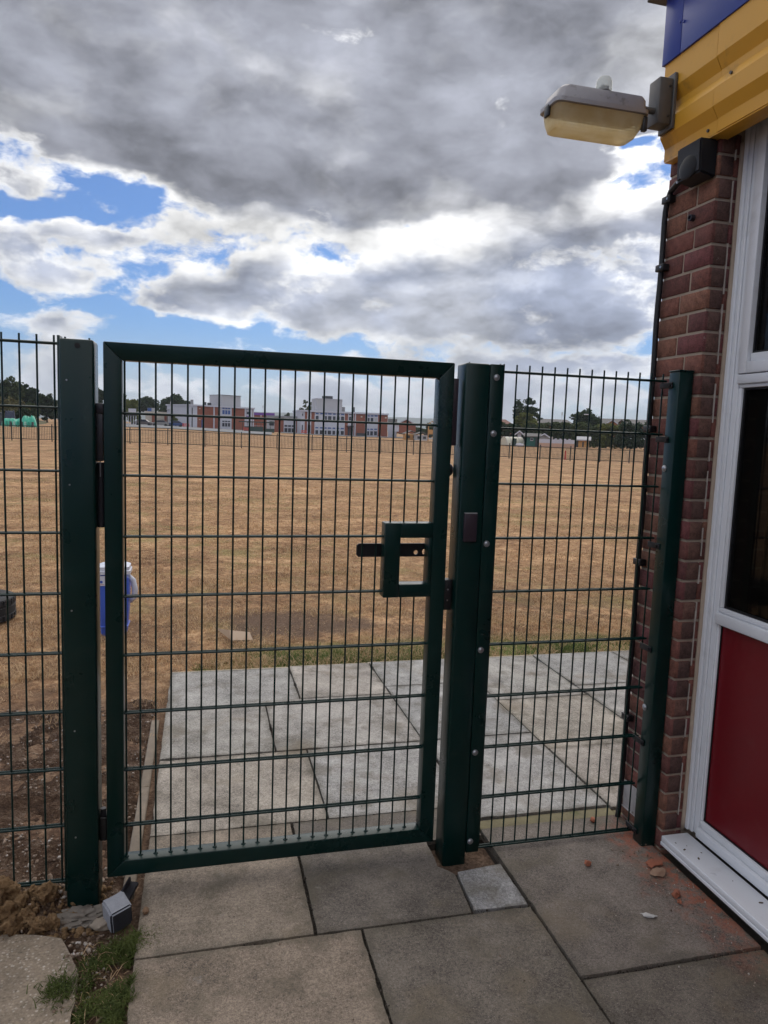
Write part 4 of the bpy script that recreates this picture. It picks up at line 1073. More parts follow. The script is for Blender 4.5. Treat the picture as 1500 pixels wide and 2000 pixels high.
S = []
for i in range(350):
    y = cr_.uniform(-1.0, -.25); x = cr_.gauss(-.03, .05)
    if x > .07 or x < -.16: continue
    S.append((x, y, max(soil_h(x, y), -.05), cr_.uniform(.01, .03), .0012, cr_.uniform(1.0, 2.4), cr_.uniform(0, 6.28)))
blades('dead_grass', 'dead straw among the weeds beside the path', S, M['straw'], 5)
bm = bmesh.new()
for (x, y, s_) in ((2.0, -.255, .004), (2.005, -.30, .008), (2.02, -.36, .009), (2.03, -.28, .003), (2.055, -.33, .004), (2.06, -.62, .010), (2.05, -.50, .003), (2.02, -.75, .004)):
    m_ = Matrix.Translation((x, y, .0595)) @ Matrix.Rotation(cr_.uniform(0, 6), 4, 'Z') @ Matrix.Diagonal((s_, s_*.45, .0015, 1)); bmesh.ops.create_icosphere(bm, subdivisions=1, radius=1, matrix=m_)
o = mobj('sill_debris', finish(bm, 'sill_debris', col('dead_leaf_bits', (.10, .07, .045), .9))); tag(o, 'dead leaf flecks lying on the white sill', kind='stuff')

# ------------------------------------------------------------------ railings across the field
def fence_D(px): return 62 + 8 * max(0, min(1, px / 1260))
fencing = thing('field_railings', 'low black bow-top metal railings crossing the whole playing field', 'railings', far(500, fence_D(500)))
RM = simple('railing_paint', (.012, .016, .016), .5)
def build_rail():
    A = far(-140, 61.2); B = far(1420, 71.0); A.z = B.z = 0; L = (B - A).length; u = (B - A)/L
    n = int(L/2.75); PV, PF, nrm = [], [], Vector((-u.y, u.x, 0)); bmR = bmesh.new(); rot = Matrix.Rotation(math.atan2(u.y, u.x), 4, 'Z')
    pm = boxmesh(.062, .062, 1.32, RM)
    def P(s):
        p = A + u*s; return Vector((p.x, p.y, gz(p.x, p.y)))
    O = wpos(fencing)
    for k in range(n+1):
        p = P(k*2.75); o = mobj('railing_post', pm, fencing, p + Vector((0, 0, .62)), rot.to_euler())
        if k < n:
            a, b = P(k*2.75), P((k+1)*2.75)
            for zz, h in ((1.10, .045), (.14, .04)):
                bm_tube(bmR, [a + Vector((0, 0, zz)) - O, b + Vector((0, 0, zz)) - O], .024, 4)
            q = .11
            while q < 2.7:
                c = a.lerp(b, q/2.75) - O; i0 = len(PV); PV.extend([tuple(c + u*(sx*.011) + nrm*(sy*.011) + Vector((0, 0, zz))) for zz in (.12, 1.13) for sx, sy in ((-1, -1), (1, -1), (1, 1), (-1, 1))]); PF.extend([(i0+k_, i0+(k_+1) % 4, i0+4+(k_+1) % 4, i0+4+k_) for k_ in range(4)] + [(i0+7, i0+6, i0+5, i0+4)]); q += .112
    me = bpy.data.meshes.new('railing_bars'); me.from_pydata(PV, [], PF); me.materials.append(RM); tag(mobj('railing_bars', me, fencing, O), kind='stuff')
    mobj('railing_rails', finish(bmR, 'railing_rails', RM), fencing, O)
build_rail()

# ------------------------------------------------------------------ the far school
class Facade:
    """a wall between two bearings; boxes are given in seen columns and heights along it"""
    def __init__(s, root, pa, Da, pb, Db):
        s.root = root; s.pa, s.pb, s.Da, s.Db = pa, pb, Da, Db
        s.A = far(pa, Da, 0); s.B = far(pb, Db, 0); s.L = (s.B - s.A).length; s.u = (s.B - s.A)/s.L
        s.rot = math.atan2(s.u.y, s.u.x); s.n = Vector((s.u.y, -s.u.x, 0))   # towards the viewer
        if s.n.dot(CAM - s.A) < 0: s.n = -s.n
    def D(s, px): return s.Da + (s.Db - s.Da)*(px - s.pa)/(s.pb - s.pa)
    def U(s, px): # where the bearing meets the wall line
        d = ray(px, hor(px)); o = CAM; a = s.A
        den = d.x*(-s.u.y) + d.y*s.u.x
        t = ((a.x-o.x)*(-s.u.y) + (a.y-o.y)*s.u.x)/den
        p = Vector((o.x + d.x*t, o.y + d.y*t, 0)); return (p - a).dot(s.u)
    def Z(s, px, py): 
        return zat(px, py, s.D(px))
    def box(s, name, px0, px1, z0, z1, d0, d1, mat, parent=None):
        """d positive = proud of the wall line towards the viewer"""
        u0, u1 = s.U(px0), s.U(px1); c = s.A + s.u*((u0+u1)/2) + s.n*((d0+d1)/2); c.z = (z0+z1)/2
        return mobj(name, boxmesh(abs(u1-u0), abs(d1-d0), abs(z1-z0), mat), parent or s.root, c, (0, 0, s.rot))
    def win(s, px0, px1, py0, py1, frame, glass, mull=1, proud=.06):
        pm = (px0+px1)/2; z1, z0 = s.Z(pm, py0), s.Z(pm, py1)
        f = s.box('window', px0, px1, z0, z1, 0, proud, frame)
        w = (px1-px0)/mull; e = min(.16*w, .6)
        for k in range(mull):
            c = s.box('pane', px0+k*w+e, px0+(k+1)*w-e, z0+.12, z1-.12, proud, proud+.03, glass, None)
            loc = WPOS[c.name]; c.parent = f; c.matrix_parent_inverse = Matrix(); 
            q = Matrix.Rotation(-s.rot, 3, 'Z') @ (loc - WPOS[f.name]); c.location = q; c.rotation_euler = (0, 0, 0)
        return f
RB = simple('far_red_brick', (.25, .085, .055), .95, var=.12, scale=1.5); WP = simple('far_white_panel', (.50, .50, .56), .7, var=.08, scale=.6); WG = simple('far_grey_cladding', (.40, .40, .42), .7, var=.06, scale=.5)
GL = simple('far_dark_glass', (.03, .035, .05), .12, var=.1); GB = simple('far_blue_panel', (.03, .08, .26), .5, var=.1); RF = simple('far_flat_roof', (.24, .24, .25), .9, var=.1); PU = simple('far_purple_fascia', (.14, .05, .30), .6)
DK = simple('far_dark_trim', (.04, .045, .05), .7); CREAM = simple('far_cream_render', (.52, .47, .40), .8, var=.08, scale=.5)
def vents(F, lst, z):
    for px, w, h in lst: F.box('roof_vent', px-w/2, px+w/2, z, z+h, -5.2, -4.2, DK)
# two-storey block on the left
a = thing('school_block', 'two storey brick school block far off with white pilasters, left one of the pair', 'building', far(430, 193), 'far school blocks')
F = Facade(a, 370, 188, 495, 198)
zb = gz_at(430, 193) - .3; zr = F.Z(432, 793)
F.box('wall', 385, 493.5, zb, zr-.35, -12, -.02, RB); F.box('white_wall', 371, 384.9, zb, zr-.35, -12, .05, WP); F.box('roof', 369.5, 496, zr-.35, zr, -12.3, .35, WP)
F.box('dark_slot', 374, 376, zb, zr-.8, .051, .08, DK); F.box('corner_strip', 493.6, 495.6, zb, zr-.36, -12, .06, WP)
for x in (417.6, 429.2, 450.7, 478.6): F.box('pilaster', x-1.1, x+1.1, zb, zr-.36, -.02, .10, WP)
for x0_, x1_ in ((431, 450), (480.5, 492.5)): F.box('window_bay', x0_, x1_, zb+.3, zr-.36, -.02, .05, WP)
F.win(433, 449.5, 795.5, 800, WP, GB, 3, .12); F.win(433, 449.5, 800.5, 810, WP, GB, 3, .12); F.win(433, 449.5, 821, 825, WP, GL, 3, .12); F.win(433, 449.5, 825.3, 834, WP, GL, 3, .12)
F.win(480.5, 486.5, 799, 802, WP, GL, 1, .12); F.win(480.5, 486.5, 803, 810, WP, GL, 1, .12); F.box('spandrel', 480.5, 486.5, F.Z(484, 816), F.Z(484, 812), .05, .11, PU); F.win(480.5, 486.5, 822, 826, WP, GL, 1, .12)
F.box('plant_room', 444, 481.5, zr, F.Z(460, 772.3), -9, -3, WG); F.box('plant_room_cap', 443.6, 481.9, F.Z(460, 772.3), F.Z(460, 771.7), -9.2, -2.8, DK)
F.box('vent_stack', 391, 395.5, zr, F.Z(393, 780.5), -5, -4.6, RF); vents(F, ((384.5, 2, .7), (417.5, 3.6, .9), (427, 4, .8)), zr)
for py in (798, 819.5): F.box('wall_light', 388.4, 390.6, F.Z(389, py+.9), F.Z(389, py-.9), 0, .2, CREAM)
F.box('blue_door', 393.5, 395.8, zb, F.Z(394, 820), 0, .08, GB)
# two-storey block in the middle
a = thing('school_block', 'far two storey brick school block with a long white window wall, right one', 'building', far(670, 203), 'far school blocks')
F = Facade(a, 588, 200, 757, 206)
zb = gz_at(670, 203) - .4; zr = F.Z(670, 804)
F.box('wall', 594.9, 756.5, zb, zr-.45, -13, -.02, RB); F.box('white_wall', 587.6, 594.8, zb, zr-.45, -13, .05, WP); F.box('roof', 586.8, 757.4, zr-.45, zr, -13.3, .4, WP)
F.win(589, 591.8, 807, 813, WP, GL, 1, .12); F.win(589, 591.8, 829, 845, WP, GL, 1, .12)
F.box('window_bay', 599.5, 607.5, zb, zr-.46, -.02, .05, WP); F.win(600.5, 606.5, 805.5, 818, WP, WG, 1, .1); F.win(600.5, 606.5, 829, 846, WP, GL, 2, .1)
F.box('window_wall', 614, 673, zb, zr-.46, -.02, .05, WP)
cols = [(615.4, 622), (624, 632), (633.3, 638.4), (639.4, 647.2), (648.8, 655.2), (656.6, 663), (664.8, 672)]
for k, (p0, p1) in enumerate(cols):
    F.win(p0, p1, 805.6+.035*(p0-614), 809.8+.035*(p0-614), WP, GB, 1, .10)
    F.win(p0, p1, 811.2+.035*(p0-614), 821.5+.035*(p0-614), WP, WP if k == 1 else GL, 1, .10)
    F.win(p0, p1, 833.2+.035*(p0-614), 837.4+.035*(p0-614), WP, GB, 1, .10)
    F.win(p0, p1, 839.2+.035*(p0-614), 848.4+.035*(p0-614), WP, GL, 1, .10)
F.box('window_bay', 679, 690, zb, zr-.46, -.02, .05, WP); F.win(680, 685.6, 808, 811.5, WP, GL, 1, .1); F.win(680, 685.6, 813, 822, WP, GL, 1, .1); F.box('door_canopy', 677, 689.5, F.Z(683, 833), F.Z(683, 831.5), 0, 1.2, DK); F.win(678.5, 688.5, 834, 852, RB, GL, 2, .1)
F.box('window_bay', 715.5, 737.5, zb, zr-.46, -.02, .05, WP)
for p0, p1 in ((716.5, 721.5), (722.5, 728.8), (730, 736.8)):
    F.win(p0, p1, 810.3, 814.4, WP, GB, 1, .1); F.win(p0, p1, 815.4, 824, WP, GL if p0 < 729 else WG, 1, .1); F.win(p0, p1, 836.4, 840.4, WP, GB, 1, .1); F.win(p0, p1, 841.5, 851, WP, GL, 1, .1)
F.box('pilaster', 692, 694.4, zb, zr-.46, -.02, .1, WP); F.box('pilaster', 712.6, 715.4, zb, zr-.46, -.02, .1, WP)
F.box('plant_room', 620.5, 672, zr, F.Z(646, 779), -9.5, -3, WG); F.box('plant_room_cap', 620, 672.4, F.Z(646, 779), F.Z(646, 778.4), -9.7, -2.8, WP)
F.box('tank', 639.2, 656, F.Z(646, 778.4), F.Z(646, 772.2), -8, -5, DK); F.box('roof_unit', 672.6, 681, zr, F.Z(677, 794.2), -8, -5, RF); vents(F, ((642.8, 2.4, .8), (646, 2.4, .8), (698.5, 1.2, 1.5)), zr)
for px, py in ((705.2, 814), (752.3, 816)): F.box('wall_light', px-1.5, px+1.5, F.Z(px, py+1.3), F.Z(px, py-1.3), 0, .2, CREAM)
F.box('stair_shadow', 695.5, 712, zb, F.Z(704, 846), .6, .8, DK)  # dark box stands in for the stair shadow on the brick
# link range between them
a = thing('link_building', 'low flat-roofed brick range between the two school blocks', 'building', far(550, 204))
F = Facade(a, 496, 206, 588, 206); zb = gz_at(545, 206) - .3; zr = F.Z(560, 812.6)
F.box('wall', 536, 587, zb, zr-.5, -10, -.02, RB); F.box('roof', 520, 588, zr-.5, zr, -10.2, .3, RF); F.box('white_bay', 554, 577.5, zb, zr-.51, -.02, .1, WP); F.box('grey_wall', 520.5, 535.9, zb, zr-.51, -9.9, -.05, WG)
F.win(555, 576, 829.5, 834.5, WP, GL, 3, .16); F.win(555, 576, 835.5, 845, WP, GL, 3, .16); F.win(526, 535, 823, 831, DK, GL, 4, .1); F.win(583.5, 587, 829, 844, WP, GL, 1, .1)
a = thing('purple_fascia_hall', 'low hall with a purple fascia behind the school', 'building', far(510, 240))
F = Facade(a, 488, 236, 536, 236); F.box('wall', 489, 535, .2, F.Z(510, 811), -9, 0, RB); F.box('fascia', 488, 536, F.Z(510, 811), F.Z(510, 806), -9.1, .3, PU); F.box('lamp_glass', 508, 511, F.Z(509, 813.6), F.Z(509, 811.2), .3, .5, CREAM)
a = thing('covered_walkway', 'dark sloping canopy with slatted sides in front of the link range', 'canopy', far(505, 180))
F = Facade(a, 478, 180, 536, 184); zb = gz_at(505, 182) - .2
for k in range(7): F.box('canopy_post', 479.5+9*k, 480.2+9*k, zb, zb+2.6, -1.6, -1.5, DK)
GRN = simple('far_dark_green', (.02, .045, .04), .6, var=.15)
F.box('canopy_roof', 478, 536, zb+2.5, zb+2.75, -3.2, .2, GRN); F.box('side_screen', 478, 514, zb, zb+1.5, -.1, .0, GRN); F.box('side_screen', 515, 536, zb, zb+1.1, -.1, .0, GRN); F.box('handrail', 478, 536, zb+1.68, zb+1.75, .01, .06, WG)

# small buildings beyond the yard on the left
a = thing('white_kiosk', 'small white box store on legs at the left end of the yard', 'store', far(258, 170)); F = Facade(a, 245, 170, 267, 170); zb = gz_at(256, 170) - .2
F.box('upper_box', 251, 266, F.Z(258, 806.5), F.Z(258, 798), -3, 0, WP)
for k in range(5): F.box('leg', 245+5*k, 246.2+5*k, zb, F.Z(258, 812), -.2, 0, WP)
F.box('beam', 244.5, 266.8, F.Z(258, 812), F.Z(258, 806.4), -2.8, .02, DK)
a = thing('cream_hut', 'long cream hut with a pale eaves band behind the yard', 'building', far(305, 200)); F = Facade(a, 283, 200, 327, 200); zb = gz_at(305, 200) - .2
F.box('wall', 284, 326, zb, F.Z(305, 809.5), -8, 0, CREAM); F.box('roof', 283, 327, F.Z(305, 809.5), F.Z(305, 804), -8.2, .4, CREAM); F.box('upper_store', 288, 303, F.Z(295, 803.9), F.Z(295, 796.6), -6, -1, WG); F.box('blue_end', 288.2, 296, F.Z(295, 803.8), F.Z(295, 797), -.99, -.9, GB)
F.box('brick_pier', 296.5, 302.5, zb, F.Z(299, 810), 0, .2, RB); F.box('brick_pier', 321, 326, zb, F.Z(323, 810), 0, .2, RB); F.win(304, 320, 811.5, 819, CREAM, CREAM, 1, .1)
a = thing('white_cabin', 'white portable classroom cabin beside the left school block', 'building', far(346, 196)); F = Facade(a, 325, 196, 367, 196); zb = gz_at(346, 196) - .2
F.box('wall', 326, 366, zb, F.Z(346, 801), -7, 0, WP); F.box('roof', 325, 367, F.Z(346, 801), F.Z(346, 799.4), -7.2, .3, WG); F.box('wall_shade_sheet', 326.2, 365.8, zb, F.Z(346, 811.5), 0, .05, col('cabin_shade', (.16, .13, .11), .9)); F.win(345, 352.5, 803.5, 809, WP, GL, 2, .1); F.win(357, 363.5, 803.5, 809, WP, GL, 1, .1); F.box('door', 328, 331.5, zb, F.Z(330, 812), 0, .1, WG); F.box('porch', 348, 361, F.Z(355, 818.2), F.Z(355, 816.6), .1, 2.5, WP)  # dark sheet on the lower wall stands in for shade there
def car(px, D, c, rz, label):
    p = far(px, D); r_ = thing('parked_car', label, 'car', p, 'cars parked by the school'); body = simple('car_paint_%d' % px, c, .3, var=.03)
    pr_ = [(-2.05, .28), (-2.1, .62), (-1.95, .82), (-1.15, .92), (-.55, 1.40), (.85, 1.43), (1.65, .98), (2.0, .90), (2.08, .6), (2.05, .28)]
    def mk(nm, prof, y0, y1, m):
        bm = bmesh.new(); prism(bm, prof, y0, y1); o = mobj(nm, finish(bm, nm, m), r_, p); return o
    mk('body', pr_, -.85, .85, body); mk('side_glass', [(-.98, .94), (-.5, 1.33), (.8, 1.36), (1.4, .98)], -.87, .87, GL)
    for x in (-1.3, 1.3):
        for y in (-.82, .82): cyl('wheel', p + Vector((x, y, .31)), .31, .2, 'Y', MATS['black_rubber'], r_, 16)
    r_.rotation_euler = (0, 0, R(rz))
car(341, 178, (.02, .05, .16), 8, 'blue car parked in front of the white cabin'); car(281, 176, (.12, .10, .10), 172, 'dark car parked in front of the cream hut'); car(312, 177, (.22, .21, .21), 4, 'grey car parked near the brick pier of the cream hut')
RED = simple('far_red_plastic', (.55, .08, .06), .5)
def cone(px, D, label, s=1.0):
    p = far(px, D); r_ = thing('traffic_cone', label, 'cone', p, 'red cones on the field'); bm = bmesh.new()
    bmesh.ops.create_cone(bm, cap_ends=True, segments=14, radius1=.16*s, radius2=.05*s, depth=.9*s, matrix=Matrix.Translation((0, 0, .48*s)))
    bm_box(bm, (-.2*s, -.2*s, 0), (.2*s, .2*s, .05*s)); mobj('cone_body', finish(bm, 'cone_body', RED, True, 40), r_, p)
def marker(px, D, label):
    p = far(px, D); r_ = thing('marker_post', label, 'post', p)
    bm = bmesh.new(); bmesh.ops.create_cone(bm, cap_ends=True, segments=12, radius1=.10, radius2=.075, depth=.8, matrix=Matrix.Translation((0, 0, .42))); bmesh.ops.create_cone(bm, cap_ends=True, segments=12, radius1=.17, radius2=.12, depth=.10, matrix=Matrix.Translation((0, 0, .04)))
    mobj('post_shaft', finish(bm, 'post_shaft', RED, True, 40), r_, p)
marker(1106.5, 67.0, 'red plastic marker post just this side of the railings on the right')
def barrier(px, D, label):
    p = far(px, D); r_ = thing('road_barrier', label, 'barrier', p, 'red barriers in the school yard')
    for z in (.45, .85): mobj('board', boxmesh(1.6, .06, .24, RED), r_, p + Vector((0, 0, z)))
    for x in (-.6, .6): mobj('leg', boxmesh(.08, .5, 1.0, RED), r_, p + Vector((x, 0, .5)))
barrier(363, 172, 'red plastic barrier at the corner of the white cabin'); barrier(482, 172, 'red plastic barrier in front of the dark canopy'); barrier(594, 196, 'red plastic barrier at the left corner of the right school block')

# right of the school: gabled house, play yard
def gable_house(name, label, px0, px1, D0, D1, py_ridge, py_eave, py_base, wall, roof, depth=8, cat='house', ridge_along=True, chimney=None):
    r_ = thing(name, label, cat, far((px0+px1)/2, (D0+D1)/2)); F = Facade(r_, px0, D0, px1, D1); pm = (px0+px1)/2
    ze, zr_, zb_ = F.Z(pm, py_eave), F.Z(pm, py_ridge), F.Z(pm, py_base); L = F.L
    mt = Matrix.Translation(F.A) @ Matrix.Rotation(F.rot, 4, 'Z'); sgn = -1 if (Matrix.Rotation(F.rot, 3, 'Z') @ Vector((0, 1, 0))).dot(F.n) > 0 else 1
    F.box('wall', px0+.4, px1-.4, zb_, ze, -depth, 0, wall)
    bm = bmesh.new()
    if ridge_along:
        pr_ = [(-.4, ze-.1), (depth/2, zr_), (depth+.4, ze-.1), (depth+.4, ze+.08), (depth/2, zr_+.2), (-.4, ze+.08)]
        prism(bm, [(sgn*a_, b_) for a_, b_ in pr_], -.3, L+.3, 'YZ')
        fill = bmesh.new(); prism(fill, [(sgn*.02, ze), (sgn*depth/2, zr_-.1), (sgn*(depth-.02), ze)], .05, L-.05, 'YZ'); bmesh.ops.transform(fill, matrix=mt, verts=fill.verts)
        o = mobj('gable_wall', finish(fill, 'gable_wall', wall), r_); o.location = -wpos(r_)
    else:
        pr_ = [(-.5, ze-.3), (L/2, zr_), (L+.5, ze-.3), (L+.5, ze-.05), (L/2, zr_+.28), (-.5, ze-.05)]
        prism(bm, pr_, sgn*-.4, sgn*(depth+.3), 'XZ')
        fill = bmesh.new(); prism(fill, [(.02, ze), (L/2, zr_-.12), (L-.02, ze)], sgn*.0, sgn*(depth-.1), 'XZ'); bmesh.ops.transform(fill, matrix=mt, verts=fill.verts)
        o = mobj('gable_wall', finish(fill, 'gable_wall', wall), r_); o.location = -wpos(r_)
        bg_ = bmesh.new(); prism(bg_, [(-.5, ze-.32), (L/2, zr_-.02), (L+.5, ze-.32), (L+.5, ze-.05), (L/2, zr_+.25), (-.5, ze-.05)], sgn*-.5, sgn*-.41, 'XZ'); bmesh.ops.transform(bg_, matrix=mt, verts=bg_.verts)
        o = mobj('barge_board', finish(bg_, 'barge_board', WP), r_); o.location = -wpos(r_)
    bmesh.ops.transform(bm, matrix=mt, verts=bm.verts); o = mobj('roof', finish(bm, 'roof', roof), r_); o.location = -wpos(r_)
    return F
TILE = simple('far_brown_tiles', (.13, .10, .085), .9, var=.15, scale=.8); TILE2 = simple('far_grey_tiles', (.16, .15, .145), .9, var=.15, scale=.8); RB2 = simple('far_orange_brick', (.36, .16, .09), .95, var=.12, scale=1.2)
F = gable_house('brick_lodge', 'small brick lodge with grey gabled roof right of the school', 775, 812, 190, 190, 819.5, 829, 846, RB, TILE2, 9, 'house', False)
F.box('white_door', 770, 779, F.Z(775, 843), F.Z(775, 830), 0, .1, WP); F2 = Facade(F.root, 756, 196, 776, 196); F2.box('side_range', 757.5, 774.8, gz_at(766, 196)-.2, F2.Z(766, 828), -6, 0, WP); F2.box('side_roof', 757, 775, F2.Z(766, 828), F2.Z(766, 818), -6.3, -1.5, TILE2)
ORG = simple('far_orange_timber', (.45, .24, .09), .8); PB = simple('far_blue_plastic', (.02, .13, .48), .4)
def play(px, D):
    p = far(px, D); r_ = thing('play_tower', 'orange timber play tower with a blue slide beside the gate stile', 'play equipment', p)
    for x in (-.7, .7):
        for y in (-.6, .6): mobj('tower_post', boxmesh(.14, .14, 3.3, ORG), r_, p + Vector((x, y, 1.65)))
    mobj('deck', boxmesh(1.6, 1.4, .14, ORG), r_, p + Vector((0, 0, 1.5)))
    for y in (-.65, .65): mobj('side_panel', boxmesh(1.5, .06, .8, ORG), r_, p + Vector((0, y, 2.0)))
    bm = bmesh.new(); prism(bm, [(-.95, 3.2), (0, 4.1), (.95, 3.2), (.95, 3.3), (0, 4.2), (-.95, 3.3)], -.8, .8); mobj('tower_roof', finish(bm, 'tower_roof', ORG), r_, p)
    bm = bmesh.new(); prism(bm, [(.75, 1.45), (1.1, 1.45), (2.9, .25), (3.3, .25), (3.3, .15), (2.85, .15), (1.05, 1.35), (.75, 1.35)], -.3, .3); mobj('slide', finish(bm, 'slide', PB), r_, p)
    r_.rotation_euler = (0, 0, R(-14))
play(843, 150)
def bench_planter(px, D, label, m, w=2.2, h=.9):
    p = far(px, D); r_ = thing('play_hut', label, 'play hut', p)
    mobj('hut_wall', boxmesh(w, 1.6, h*1.3, m), r_, p + Vector((0, 0, h*.65)))
    bm = bmesh.new(); prism(bm, [(-w*.6, h*1.3), (0, h*2.0), (w*.6, h*1.3), (w*.6, h*1.4), (0, h*2.1), (-w*.6, h*1.4)], -1.0, 1.0); mobj('hut_roof', finish(bm, 'hut_roof', TILE2), r_, p)
    for x in (-w*.25, w*.25): mobj('hut_opening', boxmesh(w*.25, .05, h*.6, DK), r_, p + Vector((x, -.82, h*.7)))
bench_planter(802, 160, 'low timber play hut in front of the brick lodge', ORG, 3.0, 1.0); bench_planter(822, 158, 'pale grey play hut between the lodge and the play tower', WG, 2.6, .9)
# garden buildings at the right edge of the field
pt = thing('polytunnel', 'cream plastic polytunnel at the right end of the field', 'polytunnel', far(1001, 128)); p = far(1001, 128)
bm = bmesh.new(); arc = [(1.55*math.cos(math.pi*k/12), 1.5*math.sin(math.pi*k/12) + .1) for k in range(13)]; prism(bm, arc, -1.6, 1.6, 'YZ'); PLY = simple('far_polythene', (.52, .50, .40), .5, var=.1); mobj('cover', finish(bm, 'cover', PLY, True, 50), pt, p)
for x in (-1.6, -.8, 0, .8, 1.6):
    bm = bmesh.new(); bm_tube(bm, [(x, 1.57*math.cos(math.pi*k/12), 1.52*math.sin(math.pi*k/12) + .1) for k in range(13)], .04, 5); mobj('hoop', finish(bm, 'hoop', WG), pt, p)
mobj('tunnel_door', boxmesh(.8, .05, 1.3, GRN), pt, p + Vector((-.3, -1.58, .7)))
gable_house('white_shed', 'tiny white gabled shed peeping over the polytunnel', 1010.5, 1018.5, 136, 136, 843.5, 847.5, 868, WP, WP, 1.5, 'shed', False)
F = gable_house('green_shed', 'dark green garden shed with grey roof left of the white wall', 1026, 1054, 126, 126, 848.5, 852.5, 872, simple('far_teal_boards', (.02, .10, .085), .7, var=.2, scale=2), TILE2, 3, 'shed', True); F.win(1036, 1042, 855, 861, WG, GL, 1, .08); F.box('shed_door', 1046, 1050.5, F.Z(1048, 871), F.Z(1048, 856), 0, .08, DK)
gable_house('grey_shed', 'grey gabled shed standing behind the white wall', 1052, 1074, 134, 134, 848.8, 855.5, 870, WG, TILE2, 3, 'shed', False)
a = thing('white_wall', 'long low white garden wall with pink base right of the sheds', 'wall', far(1090, 124)); F = Facade(a, 1054, 124, 1127, 127); PK = simple('far_pink_render', (.50, .33, .25), .9, var=.15)
F.box('upper_wall', 1054, 1126, F.Z(1090, 866), F.Z(1090, 858.5), -.3, 0, WP); F.box('base_course', 1054, 1127, F.Z(1090, 873.5), F.Z(1090, 866), -.32, .05, PK)
for k in range(5): F.box('bench_end', 1076+9*k, 1079+9*k, F.Z(1090, 858.4), F.Z(1090, 856.6), -.3, 0, WP)
F = gable_house('play_cottage', 'orange timber play cottage in front of the hedge', 1130, 1151, 122, 122, 855, 859.5, 873.5, ORG, WG, 2, 'play house', True); F.box('cottage_door', 1138, 1141, F.Z(1140, 873), F.Z(1140, 863), 0, .05, DK)
a = thing('dark_store', 'small black store box beside the orange play cottage', 'store', far(1128, 123)); F = Facade(a, 1125, 123, 1131, 123); F.box('store_body', 1125.3, 1130.2, F.Z(1128, 873), F.Z(1128, 859.5), -1, 0, DK); F.box('store_lid', 1124.9, 1130.4, F.Z(1128, 859.5), F.Z(1128, 858.7), -1.1, .1, DK)
wt = thing('white_tank', 'small white water tank in front of the polytunnel', 'tank', far(1016, 122)); p = far(1016, 122)
mobj('tank_body', boxmesh(1.15, .7, .5, WP, .12, 3), wt, p + Vector((0, 0, .3))); mobj('tank_cap', boxmesh(.3, .3, .12, WP, .03), wt, p + Vector((0, 0, .6)))
# houses beyond the hedge
gable_house('house', 'brown roofed bungalow behind the hedge left of the dark round tree', 1050, 1118, 190, 194, 819.5, 829, 852, RB2, TILE2, 9, 'house', True)
gable_house('house', 'brick gabled house rising over the middle of the hedge', 1179, 1208, 176, 176, 821, 831, 855, RB2, TILE, 9, 'house', False)
gable_house('house', 'grey roofed house behind the brick gable', 1166, 1212, 190, 190, 818.5, 828, 852, RB2, TILE2, 7, 'house', True)
gable_house('house', 'grey roofed house behind the right end of the hedge', 1226, 1275, 182, 184, 820.5, 831, 855, RB2, TILE2, 9, 'house', True)
F = gable_house('house', 'red roofed house with pale rooflights left of the tall open tree', 960, 1001, 210, 214, 819.5, 830, 850, RB2, simple('far_red_tiles', (.20, .10, .075), .9, var=.15), 9, 'house', True)
# posts and masts
def mast(px, D, py_top, label, head=False):
    p = far(px, D); r_ = thing('lamp_post' if head else 'mast', label, 'lamp post' if head else 'mast', p); h = zat(px, py_top, D) - p.z
    bm = bmesh.new(); bm_tube(bm, [(0, 0, 0), (0, 0, h)], .09, 8, .05); mobj('column', finish(bm, 'column', WG, True), r_, p)
    if head: mobj('lamp_head', boxmesh(.95, .25, .14, WP, .04), r_, p + Vector((-.5, 0, h+.02)))
    else: mobj('mast_top', boxmesh(.22, .22, .9, WG, .04), r_, p + Vector((0, 0, h)))
mast(1149, 118, 810, 'pale street lamp in front of the dark round tree', True); mast(1095, 190, 808, 'grey chimney-like mast over the left bungalow'); mast(333, 185, 788, 'thin lamp column with a round white head left of the cabin'); mast(513, 260, 794, 'thin aerial mast over the purple hall')

# turquoise covers at the far left
tarp = thing('turquoise_cover', 'turquoise plastic sheeting slumped over a low stack behind the railings', 'cover', far(36, 116)); TQ = simple('turquoise_sheet', (.02, .36, .24), .45, var=.25, scale=2.5)
def drape(px0, px1, D, pyt, seed, parent, mat, name):
    A_ = far(px0, D); B_ = far(px1, D); O = (A_+B_)/2; L = (B_-A_).length; u = (B_-A_).normalized(); n_ = Vector((-u.y, u.x, 0)); H = zat((px0+px1)/2, pyt, D) - O.z
    bm = bmesh.new(); NX, NY = 34, 16; V = []
    for j in range(NY+1):
        for i in range(NX+1):
            s, t = i/NX, j/NY; e = min(1, min(s, 1-s)*7) ** .5 * min(1, min(t, 1-t)*3.2) ** .5
            h = H*e*(.88 + .2*mnoise.fractal(Vector((s*5, t*3, seed)), 1, 2, 4)) + .05*mnoise.noise(Vector((s*30, t*9, seed)))*e
            p = u*((s-.5)*L) + n_*((t-.5)*3.0 + .12*mnoise.noise(Vector((s*8, t*5, seed+3)))); V.append(bm.verts.new((p.x, p.y, max(0, h))))
    for j in range(NY):
        for i in range(NX):
            k = j*(NX+1)+i; bm.faces.new((V[k], V[k+1], V[k+NX+2], V[k+NX+1]))
    return mobj(name, finish(bm, name, mat, True, 40), parent, O)
drape(2, 44, 117, 816, 2, tarp, TQ, 'sheet'); drape(40, 72, 115, 811.5, 9, tarp, TQ, 'sheet')
